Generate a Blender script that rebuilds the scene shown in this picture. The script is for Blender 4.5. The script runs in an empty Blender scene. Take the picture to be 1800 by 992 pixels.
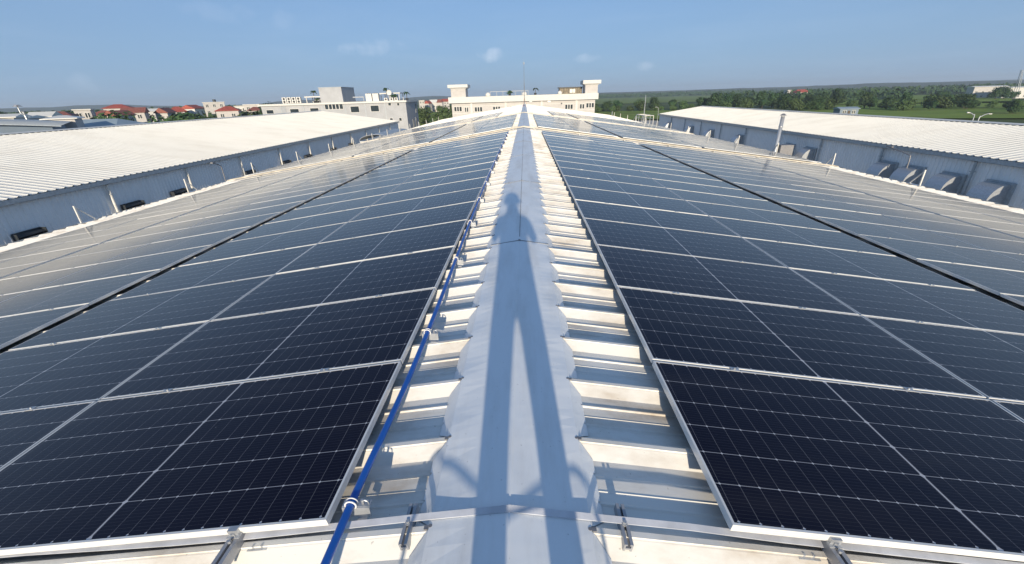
import bpy, math, random
from mathutils import Matrix, Vector, noise
R = math.radians
PI = math.pi
random.seed(7)
scn = bpy.context.scene
col = scn.collection

# ---------------------------------------------------------------- camera
CAM = Vector((0.0453, 0.0, 1.4796))
Fv = Vector((-0.0371, 0.9108, -0.4112)).normalized()
Rv = Vector((0.9992, 0.0283, -0.0273)); Rv = (Rv - Fv * Rv.dot(Fv)).normalized()
Uv = Rv.cross(Fv)
cd = bpy.data.cameras.new("camera")
cam = bpy.data.objects.new("camera", cd)
col.objects.link(cam)
m = Matrix((( Rv.x, Uv.x, -Fv.x, CAM.x), (Rv.y, Uv.y, -Fv.y, CAM.y), (Rv.z, Uv.z, -Fv.z, CAM.z), (0, 0, 0, 1)))
cam.matrix_world = m
cd.sensor_width = 36.0
cd.lens = 36.0 * 723.68 / 1800
cd.clip_start = 0.02
cd.clip_end = 20000
scn.camera = cam

# ---------------------------------------------------------------- light
SUN_EL = R(13.0)
SUN_AZ = R(2.2)          # the sun stands behind the camera, a touch to the right
sund = Vector((math.sin(SUN_AZ) * math.cos(SUN_EL), -math.cos(SUN_AZ) * math.cos(SUN_EL), math.sin(SUN_EL)))
sl = bpy.data.lights.new("sun", 'SUN')
sl.energy = 4.7
sl.angle = R(0.55)
sl.color = (1.0, 0.865, 0.675)
so = bpy.data.objects.new("sun", sl)
so.rotation_euler = sund.to_track_quat('Z', 'Y').to_euler()
so.location = (0, -20, 30)
col.objects.link(so)

world = bpy.data.worlds.new("World")
scn.world = world
world.use_nodes = True
wn = world.node_tree.nodes; wl = world.node_tree.links
wn.clear()
wo = wn.new('ShaderNodeOutputWorld')
bg = wn.new('ShaderNodeBackground'); bg.inputs[1].default_value = 0.109
sky = wn.new('ShaderNodeTexSky'); sky.sky_type = 'NISHITA'; sky.sun_disc = False
sky.sun_elevation = SUN_EL
sky.sun_rotation = PI - SUN_AZ      # same direction as the lamp
sky.altitude = 20; sky.air_density = 1.0; sky.dust_density = 0.0; sky.ozone_density = 6.0
wl.new(bg.outputs[0], wo.inputs[0])
# thin high cloud and a few small cumulus, laid out by direction
geo = wn.new('ShaderNodeTexCoord')
def W(op, a, b=None, c=None):
    n = wn.new('ShaderNodeMath'); n.operation = op
    for i, v in enumerate((a, b, c)):
        if v is None: continue
        if isinstance(v, (int, float)): n.inputs[i].default_value = v
        else: wl.new(v, n.inputs[i])
    return n.outputs[0]
sep = wn.new('ShaderNodeSeparateXYZ'); wl.new(geo.outputs['Generated'], sep.inputs[0])
zz = W('MAXIMUM', W('ADD', sep.outputs[2], 0.06), 0.02)
cmb = wn.new('ShaderNodeCombineXYZ')
wl.new(W('DIVIDE', sep.outputs[0], zz), cmb.inputs[0]); wl.new(W('DIVIDE', sep.outputs[1], zz), cmb.inputs[1])
nz = wn.new('ShaderNodeTexNoise'); nz.inputs['Scale'].default_value = 0.55; nz.inputs['Detail'].default_value = 7
nz.inputs['Roughness'].default_value = 0.6; nz.inputs['Distortion'].default_value = 0.6
wl.new(cmb.outputs[0], nz.inputs['Vector'])
cr = wn.new('ShaderNodeMapRange'); cr.inputs['From Min'].default_value = 0.47; cr.inputs['From Max'].default_value = 0.80
cr.inputs['To Max'].default_value = 0.07
wl.new(nz.outputs[0], cr.inputs['Value'])
fine = wn.new('ShaderNodeTexNoise'); fine.inputs['Scale'].default_value = 42; fine.inputs['Detail'].default_value = 6
wl.new(geo.outputs['Generated'], fine.inputs['Vector'])
def pix_dir(px, py):
    return (Fv * 723.68 + Rv * (px - 900) - Uv * (py - 496)).normalized()
acc = None
for px, py, rx, rz, s in ((862, 96, .030, .014, .55), (1034, 103, .030, .009, .36), (1135, 116, .020, .010, .36), (655, 84, .060, .016, .30),
                          (148, 150, .022, .016, .16), (490, 30, .025, .02, .12), (612, 88, .02, .01, .14), (385, 22, .06, .016, .10)):
    d = pix_dir(px, py)
    side = Vector((d.y, -d.x, 0)).normalized()
    up = side.cross(d)
    v1 = wn.new('ShaderNodeVectorMath'); v1.operation = 'DOT_PRODUCT'; wl.new(geo.outputs['Generated'], v1.inputs[0]); v1.inputs[1].default_value = side
    v2 = wn.new('ShaderNodeVectorMath'); v2.operation = 'DOT_PRODUCT'; wl.new(geo.outputs['Generated'], v2.inputs[0]); v2.inputs[1].default_value = up
    v3 = wn.new('ShaderNodeVectorMath'); v3.operation = 'DOT_PRODUCT'; wl.new(geo.outputs['Generated'], v3.inputs[0]); v3.inputs[1].default_value = d
    a = W('DIVIDE', v1.outputs['Value'], rx); b = W('DIVIDE', v2.outputs['Value'], rz)
    r2 = W('ADD', W('MULTIPLY', a, a), W('MULTIPLY', b, b))
    g = W('SUBTRACT', 1.0, r2)
    g = W('ADD', g, W('MULTIPLY', W('SUBTRACT', fine.outputs[0], 0.5), 3.4))
    g = W('MULTIPLY', W('MINIMUM', W('MAXIMUM', W('MULTIPLY', g, 0.6), 0.0), 1.0), s)
    g = W('MULTIPLY', g, W('LESS_THAN', r2, 4.0))
    g = W('MULTIPLY', g, W('GREATER_THAN', v3.outputs['Value'], 0.5))
    acc = g if acc is None else W('ADD', acc, g)
mx = wn.new('ShaderNodeMix'); mx.data_type = 'RGBA'
tot = W('MINIMUM', W('ADD', cr.outputs[0], acc), 0.8)
veil = wn.new('ShaderNodeMix'); veil.data_type = 'RGBA'; wl.new(W('SUBTRACT', .88, W('MULTIPLY', W('MINIMUM', W('MAXIMUM', sep.outputs[2], 0.), .4), 1.25)), veil.inputs[0])
wl.new(sky.outputs[0], veil.inputs[6]); veil.inputs[7].default_value = (2.12, 3.12, 4.72, 1)      # thin high moisture veil
wl.new(tot, mx.inputs[0]); wl.new(veil.outputs[2], mx.inputs[6]); mx.inputs[7].default_value = (5.6, 6.4, 7.6, 1)
wl.new(mx.outputs[2], bg.inputs[0])

vs = scn.view_settings
vs.view_transform = 'Standard'
try: vs.look = 'None'
except Exception: pass
vs.exposure = 0.32
vs.gamma = 1.0
vs.use_curve_mapping = False
scn.render.engine = 'CYCLES'
scn.render.resolution_x = 1024; scn.render.resolution_y = 564

# ---------------------------------------------------------------- helpers
def setp(o, label=None, cat=None, group=None, kind=None):
    if label: o['label'] = label
    if cat: o['category'] = cat
    if group: o['group'] = group
    if kind: o['kind'] = kind
    return o

class MB:
    def __init__(s): s.v = []; s.f = []; s.m = []
    def add(s, vs_, fs, mi=0):
        b = len(s.v); s.v += [tuple(v) for v in vs_]
        s.f += [tuple(b + i for i in f) for f in fs]; s.m += [mi] * len(fs)
        return s
    def box(s, x0, x1, y0, y1, z0, z1, mi=0, M=None):
        vs_ = [Vector((x, y, z)) for z in (z0, z1) for y in (y0, y1) for x in (x0, x1)]
        if M is not None: vs_ = [M @ v for v in vs_]
        return s.add(vs_, [(0, 2, 3, 1), (4, 5, 7, 6), (0, 1, 5, 4), (2, 6, 7, 3), (0, 4, 6, 2), (1, 3, 7, 5)], mi)
    def bar(s, a, b, w, h=None, mi=0, up=(0, 0, 1)):
        h = h or w; a = Vector(a); b = Vector(b); d = (b - a).normalized(); u = Vector(up)
        if abs(d.dot(u)) > .95: u = Vector((1, 0, 0))
        sd = d.cross(u).normalized() * w / 2; uu = sd.cross(d).normalized() * h / 2
        vs_ = [p + sd * i + uu * j for p in (a, b) for i, j in ((-1, -1), (1, -1), (1, 1), (-1, 1))]
        return s.add(vs_, [(0, 1, 2, 3), (7, 6, 5, 4), (0, 4, 5, 1), (1, 5, 6, 2), (2, 6, 7, 3), (3, 7, 4, 0)], mi)
    def tube(s, pts, r, n=10, mi=0, cap=True):
        pts = [Vector(p) for p in pts]; rs = r if isinstance(r, (list, tuple)) else [r] * len(pts)
        rings = []
        ref = None
        for i, p in enumerate(pts):
            d = (pts[min(i + 1, len(pts) - 1)] - pts[max(i - 1, 0)]).normalized()
            if ref is None:
                ref = Vector((0, 0, 1)) if abs(d.z) < .9 else Vector((1, 0, 0))
            a = d.cross(ref).normalized(); b = a.cross(d).normalized(); ref = b
            rings.append([p + (a * math.cos(t) + b * math.sin(t)) * rs[i] for t in [2 * PI * k / n for k in range(n)]])
        vs_ = [v for rg in rings for v in rg]; fs = []
        for i in range(len(rings) - 1):
            for k in range(n):
                fs.append((i * n + k, i * n + (k + 1) % n, (i + 1) * n + (k + 1) % n, (i + 1) * n + k))
        if cap:
            fs.append(tuple(range(n - 1, -1, -1))); fs.append(tuple((len(rings) - 1) * n + k for k in range(n)))
        return s.add(vs_, fs, mi)
    def prism(s, poly, y0, y1, axis='y', mi=0):
        n = len(poly)
        def P(a, b, c):
            return (a, c, b) if axis == 'y' else ((c, a, b) if axis == 'x' else (a, b, c))
        vs_ = [P(a, b, y0) for a, b in poly] + [P(a, b, y1) for a, b in poly]
        fs = [tuple(range(n))[::-1], tuple(range(n, 2 * n))] + [(i, (i + 1) % n, n + (i + 1) % n, n + i) for i in range(n)]
        return s.add(vs_, fs, mi)
    def mesh(s, name, mats, smooth=False):
        me = bpy.data.meshes.new(name); me.from_pydata(s.v, [], s.f)
        if not isinstance(mats, (list, tuple)): mats = [mats]
        for mt in mats: me.materials.append(mt)
        if len(mats) > 1:
            me.polygons.foreach_set('material_index', s.m)
        if smooth: me.polygons.foreach_set('use_smooth', [True] * len(me.polygons))
        me.update()
        return me
    def obj(s, name, mats, parent=None, loc=None, smooth=False):
        o = bpy.data.objects.new(name, s.mesh(name, mats, smooth)); col.objects.link(o)
        if parent is not None: o.parent = parent
        if loc is not None: o.location = loc
        return o

def empty(name, loc=(0, 0, 0), label=None, cat=None, group=None, rz=0):
    o = bpy.data.objects.new(name, None); col.objects.link(o)
    o.location = loc; o.rotation_euler = (0, 0, rz); o.empty_display_size = .2
    setp(o, label, cat, group); return o
def copy_thing(src, parent=None):
    c = src.copy(); col.objects.link(c)
    if parent is not None: c.parent = parent
    for ch in [k for k in KIDS.get(src.name, [])]:
        copy_thing(ch, c)
    return c
KIDS = {}
def reg(o):       # remember the tree of a prototype
    for k in col.objects:
        if k.parent is o:
            KIDS.setdefault(o.name, []).append(k); reg(k)
    return o

# ---------------------------------------------------------------- materials
class NT:
    def __init__(s, name):
        s.mat = bpy.data.materials.new(name); s.mat.use_nodes = True
        s.n = s.mat.node_tree.nodes; s.l = s.mat.node_tree.links
        s.b = s.n['Principled BSDF']
    def math(s, op, a, b=None, c=None):
        n = s.n.new('ShaderNodeMath'); n.operation = op
        for i, v in enumerate((a, b, c)):
            if v is None: continue
            if isinstance(v, (int, float)): n.inputs[i].default_value = v
            else: s.l.new(v, n.inputs[i])
        return n.outputs[0]
    def coord(s, k='Object'):
        return s.n.new('ShaderNodeTexCoord').outputs[k]
    def noise(s, scale, detail=4, rough=.55, vec=None, sc3=None, k='Object'):
        n = s.n.new('ShaderNodeTexNoise'); n.inputs['Scale'].default_value = scale
        n.inputs['Detail'].default_value = detail; n.inputs['Roughness'].default_value = rough
        v = vec or s.coord(k)
        if sc3:
            mp = s.n.new('ShaderNodeMapping'); mp.inputs['Scale'].default_value = sc3; s.l.new(v, mp.inputs[0]); v = mp.outputs[0]
        s.l.new(v, n.inputs['Vector']); return n.outputs[0]
    def ramp(s, fac, a, b, lo=.35, hi=.65):
        n = s.n.new('ShaderNodeValToRGB'); e = n.color_ramp.elements
        e[0].position = lo; e[1].position = hi; e[0].color = (*a, 1); e[1].color = (*b, 1)
        s.l.new(fac, n.inputs[0]); return n.outputs[0]
    def mix(s, f, a, b):
        n = s.n.new('ShaderNodeMix'); n.data_type = 'RGBA'
        for i, v in ((0, f), (6, a), (7, b)):
            if isinstance(v, (int, float)): n.inputs[i].default_value = v
            elif isinstance(v, tuple): n.inputs[i].default_value = (*v, 1)
            else: s.l.new(v, n.inputs[i])
        return n.outputs[2]
    def bump(s, h, strength=.2, dist=.02):
        n = s.n.new('ShaderNodeBump'); n.inputs['Strength'].default_value = strength; n.inputs['Distance'].default_value = dist
        s.l.new(h, n.inputs['Height']); s.l.new(n.outputs[0], s.b.inputs['Normal'])
    def put(s, c=None, rough=None, metal=None, spec=None):
        for k, v in (('Base Color', c), ('Roughness', rough), ('Metallic', metal), ('Specular IOR Level', spec)):
            if v is None: continue
            if isinstance(v, (int, float)): s.b.inputs[k].default_value = v
            elif isinstance(v, tuple): s.b.inputs[k].default_value = (*v, 1)
            else: s.l.new(v, s.b.inputs[k])
        return s.mat

def plain(name, c, rough=.5, metal=0., var=.12, scale=6, bump=0, spec=None):
    t = NT(name); a = tuple(x * (1 - var) for x in c); b = tuple(min(1, x * (1 + var)) for x in c)
    n = t.noise(scale, 5)
    if bump: t.bump(n, bump)
    return t.put(t.ramp(n, a, b), rough, metal, spec)

def metal_sheet(name, base, dirt, rough, streak=(1, 6, 1), amt=.5, spec=.5, bump=0.0, metal=0.0):
    t = NT(name)
    n1 = t.noise(1.3, 8, .65, sc3=streak); n2 = t.noise(14, 6, .7)
    f = t.math('MULTIPLY', t.math('MULTIPLY', t.math('MAXIMUM', t.math('SUBTRACT', n1, .46), 0.), 4.5), t.math('ADD', n2, .25))
    f = t.math('MULTIPLY', t.math('MINIMUM', f, 1.0), amt)
    spots = t.noise(55, 2, .5)
    sf = t.math('MULTIPLY', t.math('GREATER_THAN', spots, .735), .35)
    c = t.mix(f, base, dirt); c = t.mix(sf, c, tuple(x * .35 for x in dirt))
    if bump:
        t.bump(t.noise(3.0, 3, .5), bump, .03)
    return t.put(c, t.math('ADD', t.math('MULTIPLY', n1, .25), rough - .1), metal, spec)

M = {}
M['roof'] = metal_sheet('roof sheet metal', (.80, .785, .73), (.42, .34, .24), .42, (.9, 2.2, 1), .85, bump=.12)
M['cap'] = metal_sheet('ridge cap metal', (.82, .85, .86), (.52, .50, .46), .38, (3, .5, 1), .55, bump=.20)
M['farroof'] = metal_sheet('neighbour roof metal', (.76, .75, .69), (.56, .53, .46), .5, (.12, .35, 1), .5)
M['wallmet'] = metal_sheet('wall sheet metal', (.86, .87, .86), (.68, .69, .68), .4, (1, 1, .25), .5)
M['gutter'] = plain('gutter metal', (.40, .44, .46), .45, .2)
M['trim'] = plain('white trim', (.66, .64, .58), .55)
M['traymat'] = plain('dusty cream tray', (.52, .47, .38), .6, 0, .25, 3)
M['alu'] = plain('anodised aluminium frame', (.74, .74, .72), .4, .15, .05, 3)
M['rail'] = plain('mill aluminium rail', (.36, .37, .39), .42, .4, .08, 8)
M['galv'] = plain('galvanised steel', (.48, .50, .52), .42, .6, .15, 20)
M['steel'] = plain('weathered steel', (.25, .25, .26), .5, .5, .2, 12)
M['dark'] = plain('dark louvre metal', (.035, .04, .045), .5, .2)
M['pipe'] = plain('blue plastic pipe', (.012, .10, .42), .34, 0, .1, 5, spec=.4)
M['conduit'] = plain('grey conduit', (.45, .45, .46), .5)
M['whitepl'] = plain('white plastic', (.78, .78, .76), .4)
M['backsheet'] = plain('panel back sheet', (.30, .30, .30), .6)
M['wall'] = plain('cream painted render', (.50, .48, .455), .85, 0, .06, .8, spec=.2)
M['wallB'] = plain('pale grey painted render', (.40, .41, .42), .85, 0, .06, .6, spec=.2)
M['wallBs'] = plain('shadow grey cladding', (.36, .38, .40), .8, 0, .06, .6, spec=.2)  # wallB darkened for the bay's shade, also grey for beam, door and frames
M['white'] = plain('white paint', (.62, .61, .57), .7, 0, .05, 2)
M['pane'] = plain('window glass', (.03, .04, .045), .12, 0, .3, .5, spec=.6)
M['redroof'] = plain('red roof tile', (.34, .075, .05), .7, 0, .25, 1.5)
M['rustroof'] = plain('brown red roof tile', (.25, .085, .06), .75, 0, .25, 1.5)
M['bluegrey'] = plain('blue grey roof sheet', (.26, .33, .38), .5, 0, .08, .3)
M['darkblue'] = plain('dark blue grey gable sheet', (.15, .20, .26), .6, 0, .06, .3)
M['strapm'] = plain('bright zinc strap', (.60, .62, .66), .42, .3, .12, 9)
M['seal'] = plain('grey joint seal', (.26, .27, .28), .7)
M['concrete'] = plain('concrete yard', (.36, .35, .32), .9, 0, .15, .2)
M['trunk'] = plain('bark', (.10, .075, .05), .9, 0, .3, 6)
M['brownbox'] = plain('weathered timber and mesh', (.20, .17, .12), .8, 0, .4, 2)
M['cloth'] = plain('navy work cloth', (.05, .07, .13), .9)
M['skin'] = plain('skin', (.42, .26, .18), .55)
M['hat'] = plain('yellow hard hat', (.65, .5, .05), .35)
M['rope'] = plain('rope fibre', (.45, .40, .3), .85)
M['orange'] = plain('rust orange steel', (.35, .12, .05), .7)

def foliage(name, a, b):
    t = NT(name)
    n = t.noise(.55, 5, .6); n2 = t.noise(4, 3)
    c = t.mix(t.math('MULTIPLY', n2, .6), t.ramp(n, a, b), tuple(x * 1.35 for x in b))
    info = t.n.new('ShaderNodeObjectInfo')
    h = t.n.new('ShaderNodeHueSaturation'); t.l.new(c, h.inputs['Color'])
    t.l.new(t.math('ADD', t.math('MULTIPLY', info.outputs['Random'], .5), .72), h.inputs['Value'])
    t.l.new(t.math('ADD', t.math('MULTIPLY', info.outputs['Random'], .04), .48), h.inputs['Hue'])
    t.b.inputs['Specular IOR Level'].default_value = .25
    return t.put(h.outputs[0], .65)
M['leaf'] = foliage('tree foliage', (.020, .045, .016), (.040, .075, .024))
M['leaf2'] = foliage('pale tree foliage', (.038, .068, .022), (.068, .11, .032))
M['palm'] = foliage('palm frond', (.020, .045, .018), (.035, .07, .025))

# solar cells, drawn in the module's own coordinates
def cells_material():
    t = NT('solar cell glass')
    sp = t.n.new('ShaderNodeSeparateXYZ'); t.l.new(t.coord('Object'), sp.inputs[0])
    x, y = sp.outputs[0], sp.outputs[1]
    xs = t.math('SUBTRACT', x, 1.139)
    ax = t.math('ABSOLUTE', xs)
    ux = t.math('DIVIDE', t.math('SUBTRACT', ax, .008), .0915)
    fx = t.math('FRACT', t.math('ADD', ux, .5))
    dx = t.math('MULTIPLY', t.math('ABSOLUTE', t.math('SUBTRACT', fx, .5)), .0915)
    uy = t.math('DIVIDE', t.math('SUBTRACT', y, .018), .183)
    fy = t.math('FRACT', t.math('ADD', uy, .5))
    dy = t.math('MULTIPLY', t.math('ABSOLUTE', t.math('SUBTRACT', fy, .5)), .183)
    yin = t.math('MULTIPLY', t.math('GREATER_THAN', y, .05), t.math('LESS_THAN', y, 1.09))
    lx = t.math('LESS_THAN', dx, .0009)
    ly = t.math('MULTIPLY', t.math('LESS_THAN', dy, .0016), yin)
    dia = t.math('MULTIPLY', t.math('LESS_THAN', t.math('ADD', dx, dy), .0068), t.math('LESS_THAN', dy, .05))
    mid = t.math('LESS_THAN', ax, .0045)
    midg = t.math('MULTIPLY', t.math('LESS_THAN', ax, .0075), t.math('LESS_THAN', dy, .012))
    edge = t.math('MAXIMUM', t.math('GREATER_THAN', ax, 1.1065), t.math('MAXIMUM', t.math('LESS_THAN', y, .018), t.math('GREATER_THAN', y, 1.116)))
    fb = t.math('FRACT', t.math('DIVIDE', t.math('SUBTRACT', y, .018), .0183))
    bus = t.math('MULTIPLY', t.math('LESS_THAN', fb, .06), .22)
    f = t.math('MAXIMUM', t.math('MULTIPLY', lx, .32), t.math('MULTIPLY', ly, .72))
    f = t.math('MAXIMUM', f, t.math('MULTIPLY', t.math('MAXIMUM', mid, midg), .95))
    f = t.math('MAXIMUM', f, dia)
    f = t.math('MAXIMUM', f, t.math('MULTIPLY', bus, .35))
    info = t.n.new('ShaderNodeObjectInfo')
    base = t.mix(info.outputs['Random'], (.0012, .0026, .0135), (.0034, .0026, .0130))
    n = t.noise(2.2, 5, .6)
    cc = t.mix(f, base, (.50, .51, .54))
    dust = t.math('MULTIPLY', t.math('ADD', n, -.1), .006)
    low = t.math('MULTIPLY', t.math('MAXIMUM', t.math('SUBTRACT', x, 2.17), 0.), .22)      # silt gathered at the lower frame edge
    rnd3 = t.n.new('ShaderNodeVectorMath'); rnd3.operation = 'SCALE'; rnd3.inputs['Scale'].default_value = 1.0
    off = t.n.new('ShaderNodeCombineXYZ'); t.l.new(t.math('MULTIPLY', info.outputs['Random'], 91.), off.inputs[0]); t.l.new(t.math('MULTIPLY', info.outputs['Random'], 37.), off.inputs[1])
    va = t.n.new('ShaderNodeVectorMath'); va.operation = 'ADD'; t.l.new(t.coord('Object'), va.inputs[0]); t.l.new(off.outputs[0], va.inputs[1])
    drops = t.noise(9, 3, .6, vec=va.outputs[0]); marks = t.noise(1.1, 4, .6, vec=va.outputs[0], sc3=(.4, 3, 1))
    film = t.math('MULTIPLY', t.math('MAXIMUM', t.math('SUBTRACT', marks, .52), 0.), .085)
    dust = t.math('ADD', t.math('ADD', dust, low), film)
    cc = t.mix(dust, cc, (.5, .47, .42))
    cc = t.mix(t.math('MULTIPLY', t.math('GREATER_THAN', drops, .775), .35), cc, (.6, .6, .56))
    t.b.inputs['IOR'].default_value = 1.28
    t.b.inputs['Sheen Weight'].default_value = .022; t.b.inputs['Sheen Roughness'].default_value = .35      # dust film
    t.b.inputs['Sheen Tint'].default_value = (.92, .96, 1.0, 1)
    return t.put(cc, t.math('ADD', t.math('MULTIPLY', n, .06), .08), 0., .38)
M['cell'] = cells_material()

# ---------------------------------------------------------------- ground, fields, hills
GZ = -11.0
def gh(x, y):
    d = math.hypot(x, y)
    h = 0
    if x < -120: h += 5.0 * min(1, (-x - 120) / 160.) 
    h += min(5, max(0, d - 1300) * .003)
    if x > 0: h += max(0, d - 1300) * .004
    return GZ + h
def grid_sheet(name, xs, ys, zf, mat, **kw):
    b = MB(); nx, ny = len(xs), len(ys)
    b.add([(x, y, zf(x, y)) for y in ys for x in xs], [(j * nx + i, j * nx + i + 1, (j + 1) * nx + i + 1, (j + 1) * nx + i) for j in range(ny - 1) for i in range(nx - 1)])
    o = b.obj(name, mat, smooth=True); setp(o, kind='structure', **kw); return o
def ground_mat():
    t = NT('grass and crop ground')
    n = t.noise(.010, 7, .6, sc3=(1, 1.8, 1)); n2 = t.noise(.12, 6, .65); n3 = t.noise(1.2, 4, .6)
    c = t.ramp(n, (.055, .085, .030), (.115, .150, .045), .40, .60)
    c = t.mix(t.math('MULTIPLY', n2, .6), c, (.075, .100, .035))
    c = t.mix(t.math('MULTIPLY', n3, .3), c, (.05, .06, .025))
    return t.put(c, .95, 0, .1)
def field_mat(name, a, b):
    t = NT(name)
    n = t.noise(.05, 6, .65, sc3=(.4, 1.6, 1)); n2 = t.noise(.9, 5, .6)
    c = t.ramp(n, a, b, .38, .62); c = t.mix(t.math('MULTIPLY', n2, .5), c, tuple(x * .7 for x in a))
    patch = t.noise(.018, 3, .5, sc3=(1, 2.2, 1))
    c = t.mix(t.math('MULTIPLY', t.math('GREATER_THAN', patch, .56), .45), c, (a[0] * .75, a[1] * .55, a[2] * .8))
    return t.put(c, .95, 0, .1)
rng = [-6000, -4000, -2500, -1600, -1000, -700, -500, -360, -280, -200, -120, -60, 0, 60, 120, 200, 280, 360, 450, 560, 700, 900, 1200, 1700, 2500, 4000, 6000]
grid_sheet('ground', rng, [-800, -300, -100, 0, 60, 120, 200, 280, 360, 450, 560, 700, 900, 1200, 1700, 2500, 3600, 5600], gh, ground_mat())
yard = MB(); yard.box(-75, 62, -60, 215, GZ - .5, GZ + .05)
o = yard.obj('yard_pavement', M['concrete']); setp(o, kind='structure')
F1 = field_mat('bright crop', (.17, .245, .040), (.24, .32, .065))
F2 = field_mat('dull meadow', (.16, .225, .05), (.23, .29, .08))
def field(name, pts, mat, dz=.45):
    # an even sheet draped over the ground
    xs = [p[0] for p in pts]; ys = [p[1] for p in pts]
    b = MB(); n = 10
    A, B, C2, D = [Vector(p) for p in pts]
    vs_ = []
    for j in range(n + 1):
        for i in range(n + 1):
            u = i / n; v = j / n
            p = (A * (1 - u) + B * u) * (1 - v) + (D * (1 - u) + C2 * u) * v
            vs_.append((p.x, p.y, gh(p.x, p.y) + dz))
    b.add(vs_, [(j * (n + 1) + i, j * (n + 1) + i + 1, (j + 1) * (n + 1) + i + 1, (j + 1) * (n + 1) + i) for j in range(n) for i in range(n)])
    o = b.obj(name, mat, smooth=True); setp(o, kind='structure')
field('field', [(20, 216), (125, 216), (150, 318), (22, 330)], F1)
field('field', [(-160, 216), (-30, 216), (-40, 420), (-230, 420)], F1)
field('field', [(90, 560), (420, 520), (640, 1150), (120, 1250)], F2)
field('field', [(200, 350), (300, 285), (520, 500), (370, 640)], F1)
field('field', [(120, 190), (260, 120), (430, 270), (205, 352)], F1)
field('field', [(-700, 520), (-60, 520), (-60, 640), (-700, 640)], F2)

def hills(name, pts, dist, base, mat, depth=500):
    b = MB(); rows = 6; n = len(pts)
    for j in range(rows):
        k = j / (rows - 1)
        s = 1 + k * depth / dist
        hh = math.sin(PI * k)
        for a, h in pts:
            x = math.sin(a) * dist * s; y = math.cos(a) * dist * s
            b.v.append((x, y, base + h * hh))
    b.f = [(j * n + i, j * n + i + 1, (j + 1) * n + i + 1, (j + 1) * n + i) for j in range(rows - 1) for i in range(n - 1)]; b.m = [0] * len(b.f)
    o = b.obj(name, mat, smooth=True); setp(o, kind='structure')
hm = plain('wooded hillside', (.026, .046, .026), .95, 0, .4, .01)
def prof(a0, a1, n, f): return [(R(a0 + (a1 - a0) * i / n), f(a0 + (a1 - a0) * i / n)) for i in range(n + 1)]
hills('hills', prof(-78, 6, 110, lambda a: (8 + 24 * max(0, noise.noise(Vector((a * .13, 3.3, 0))) + .45) + 5 * noise.noise(Vector((a * .6, 1, 0)))) * min(1, (6 - a) / 18)), 2600, -12, hm, 900)
hills('hills', prof(-14, 78, 110, lambda a: (13 + 5 * (noise.noise(Vector((a * .12, 7.3, 0))) + .3) + 3 * noise.noise(Vector((a * .7, 2, 0))) + max(0, a) * .12) * min(1, (a + 14) / 10)), 1900, -12, hm, 900)

# ---------------------------------------------------------------- haze
hz = MB(); hz.box(-7000, 7000, -1500, 7000, -14, 62)
hm_ = bpy.data.materials.new('thin haze'); hm_.use_nodes = True
hn = hm_.node_tree.nodes; hn.clear()
ho = hn.new('ShaderNodeOutputMaterial'); pv = hn.new('ShaderNodeVolumePrincipled')
pv.inputs['Color'].default_value = (.72, .86, 1.0, 1); pv.inputs['Density'].default_value = .00023; pv.inputs['Anisotropy'].default_value = .1
hm_.node_tree.links.new(pv.outputs[0], ho.inputs['Volume'])
hobj = hz.obj('haze', hm_); setp(hobj, kind='stuff')

# ---------------------------------------------------------------- cladding helpers
T = 0.144
TT = math.tan(T); CT = math.cos(T); ST = math.sin(T)
RX = -0.04                 # the ridge line
PER = 0.485; Y0 = 1.112
PROF = [(-.085, 0), (-.020, .040), (-.013, .042), (-.013, .050), (.012, .050), (.018, .042), (.075, 0),
        (.150, 0), (.156, .008), (.163, .008), (.171, 0), (.222, 0), (.226, .003), (.230, 0), (.300, 0), (.306, .008), (.313, .008), (.321, 0)]
def profile(ya, yb):
    out = []
    k0 = math.floor((ya - Y0) / PER) - 1; k1 = math.ceil((yb - Y0) / PER) + 1
    for k in range(k0, k1):
        for dy, h in PROF:
            y = Y0 + k * PER + dy
            if ya <= y <= yb: out.append((y, h))
    return out
def roof_sheet(sgn, x0, x1, zapex, ya, yb, cx=RX, t=TT, nseg=1):
    p = profile(ya, yb); b = MB(); n = nseg + 1
    for y, h in p:
        for i in range(n):
            x = x0 + (x1 - x0) * i / nseg
            b.v.append((cx + sgn * x, y, zapex - t * x + h))
    for j in range(len(p) - 1):
        for i in range(nseg):
            f = (j * n + i, j * n + i + 1, (j + 1) * n + i + 1, (j + 1) * n + i)
            b.f.append(f if sgn > 0 else f[::-1]); b.m.append(0)
    return b

# ---------------------------------------------------------------- our factory
ZP = -0.1275     # pan plane at the ridge
YA, YB = -8.0, 92.0
fac = empty('factory_building', (0, 42, GZ), 'long factory hall under the camera, white ribbed metal roof carrying the solar panels', 'factory')
for s in (1, -1):
    o = roof_sheet(s, .20, 17.45, ZP, YA, YB).obj('roof_sheet', M['roof'], fac, (0, -42, -GZ))
def offs(o): o.location = (0, -42, -GZ)
# walls, gutters and eave trim
for s in (1, -1):
    b = MB(); b.box(RX + s * 17.0 - .1, RX + s * 17.0 + .1, YA + .5, YB - .5, GZ, -2.75)
    offs(b.obj('side_wall', M['wallmet'], fac))
    b = MB(); xe = RX + s * 17.46; xo = RX + s * 17.60
    zt = ZP - TT * 17.5
    b.box(min(xe, xo), max(xe, xo), YA, YB, zt - .16, zt - .145)
    b.box(min(xo, xo + s * .012), max(xo, xo + s * .012), YA, YB, zt - .16, zt + .030)
    b.box(min(xe - s * .10, xe - s * .085), max(xe - s * .10, xe - s * .085), YA, YB, zt - .16, zt - .03)
    offs(b.obj('gutter', M['trim'], fac))
b = MB()
for y in (YA + .5, YB - .6):
    b.add([(RX - 17, y, GZ), (RX + 17, y, GZ), (RX + 17, y, -2.7), (RX, y, -.25), (RX - 17, y, -2.7)], [(0, 1, 2, 3, 4)])
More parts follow.
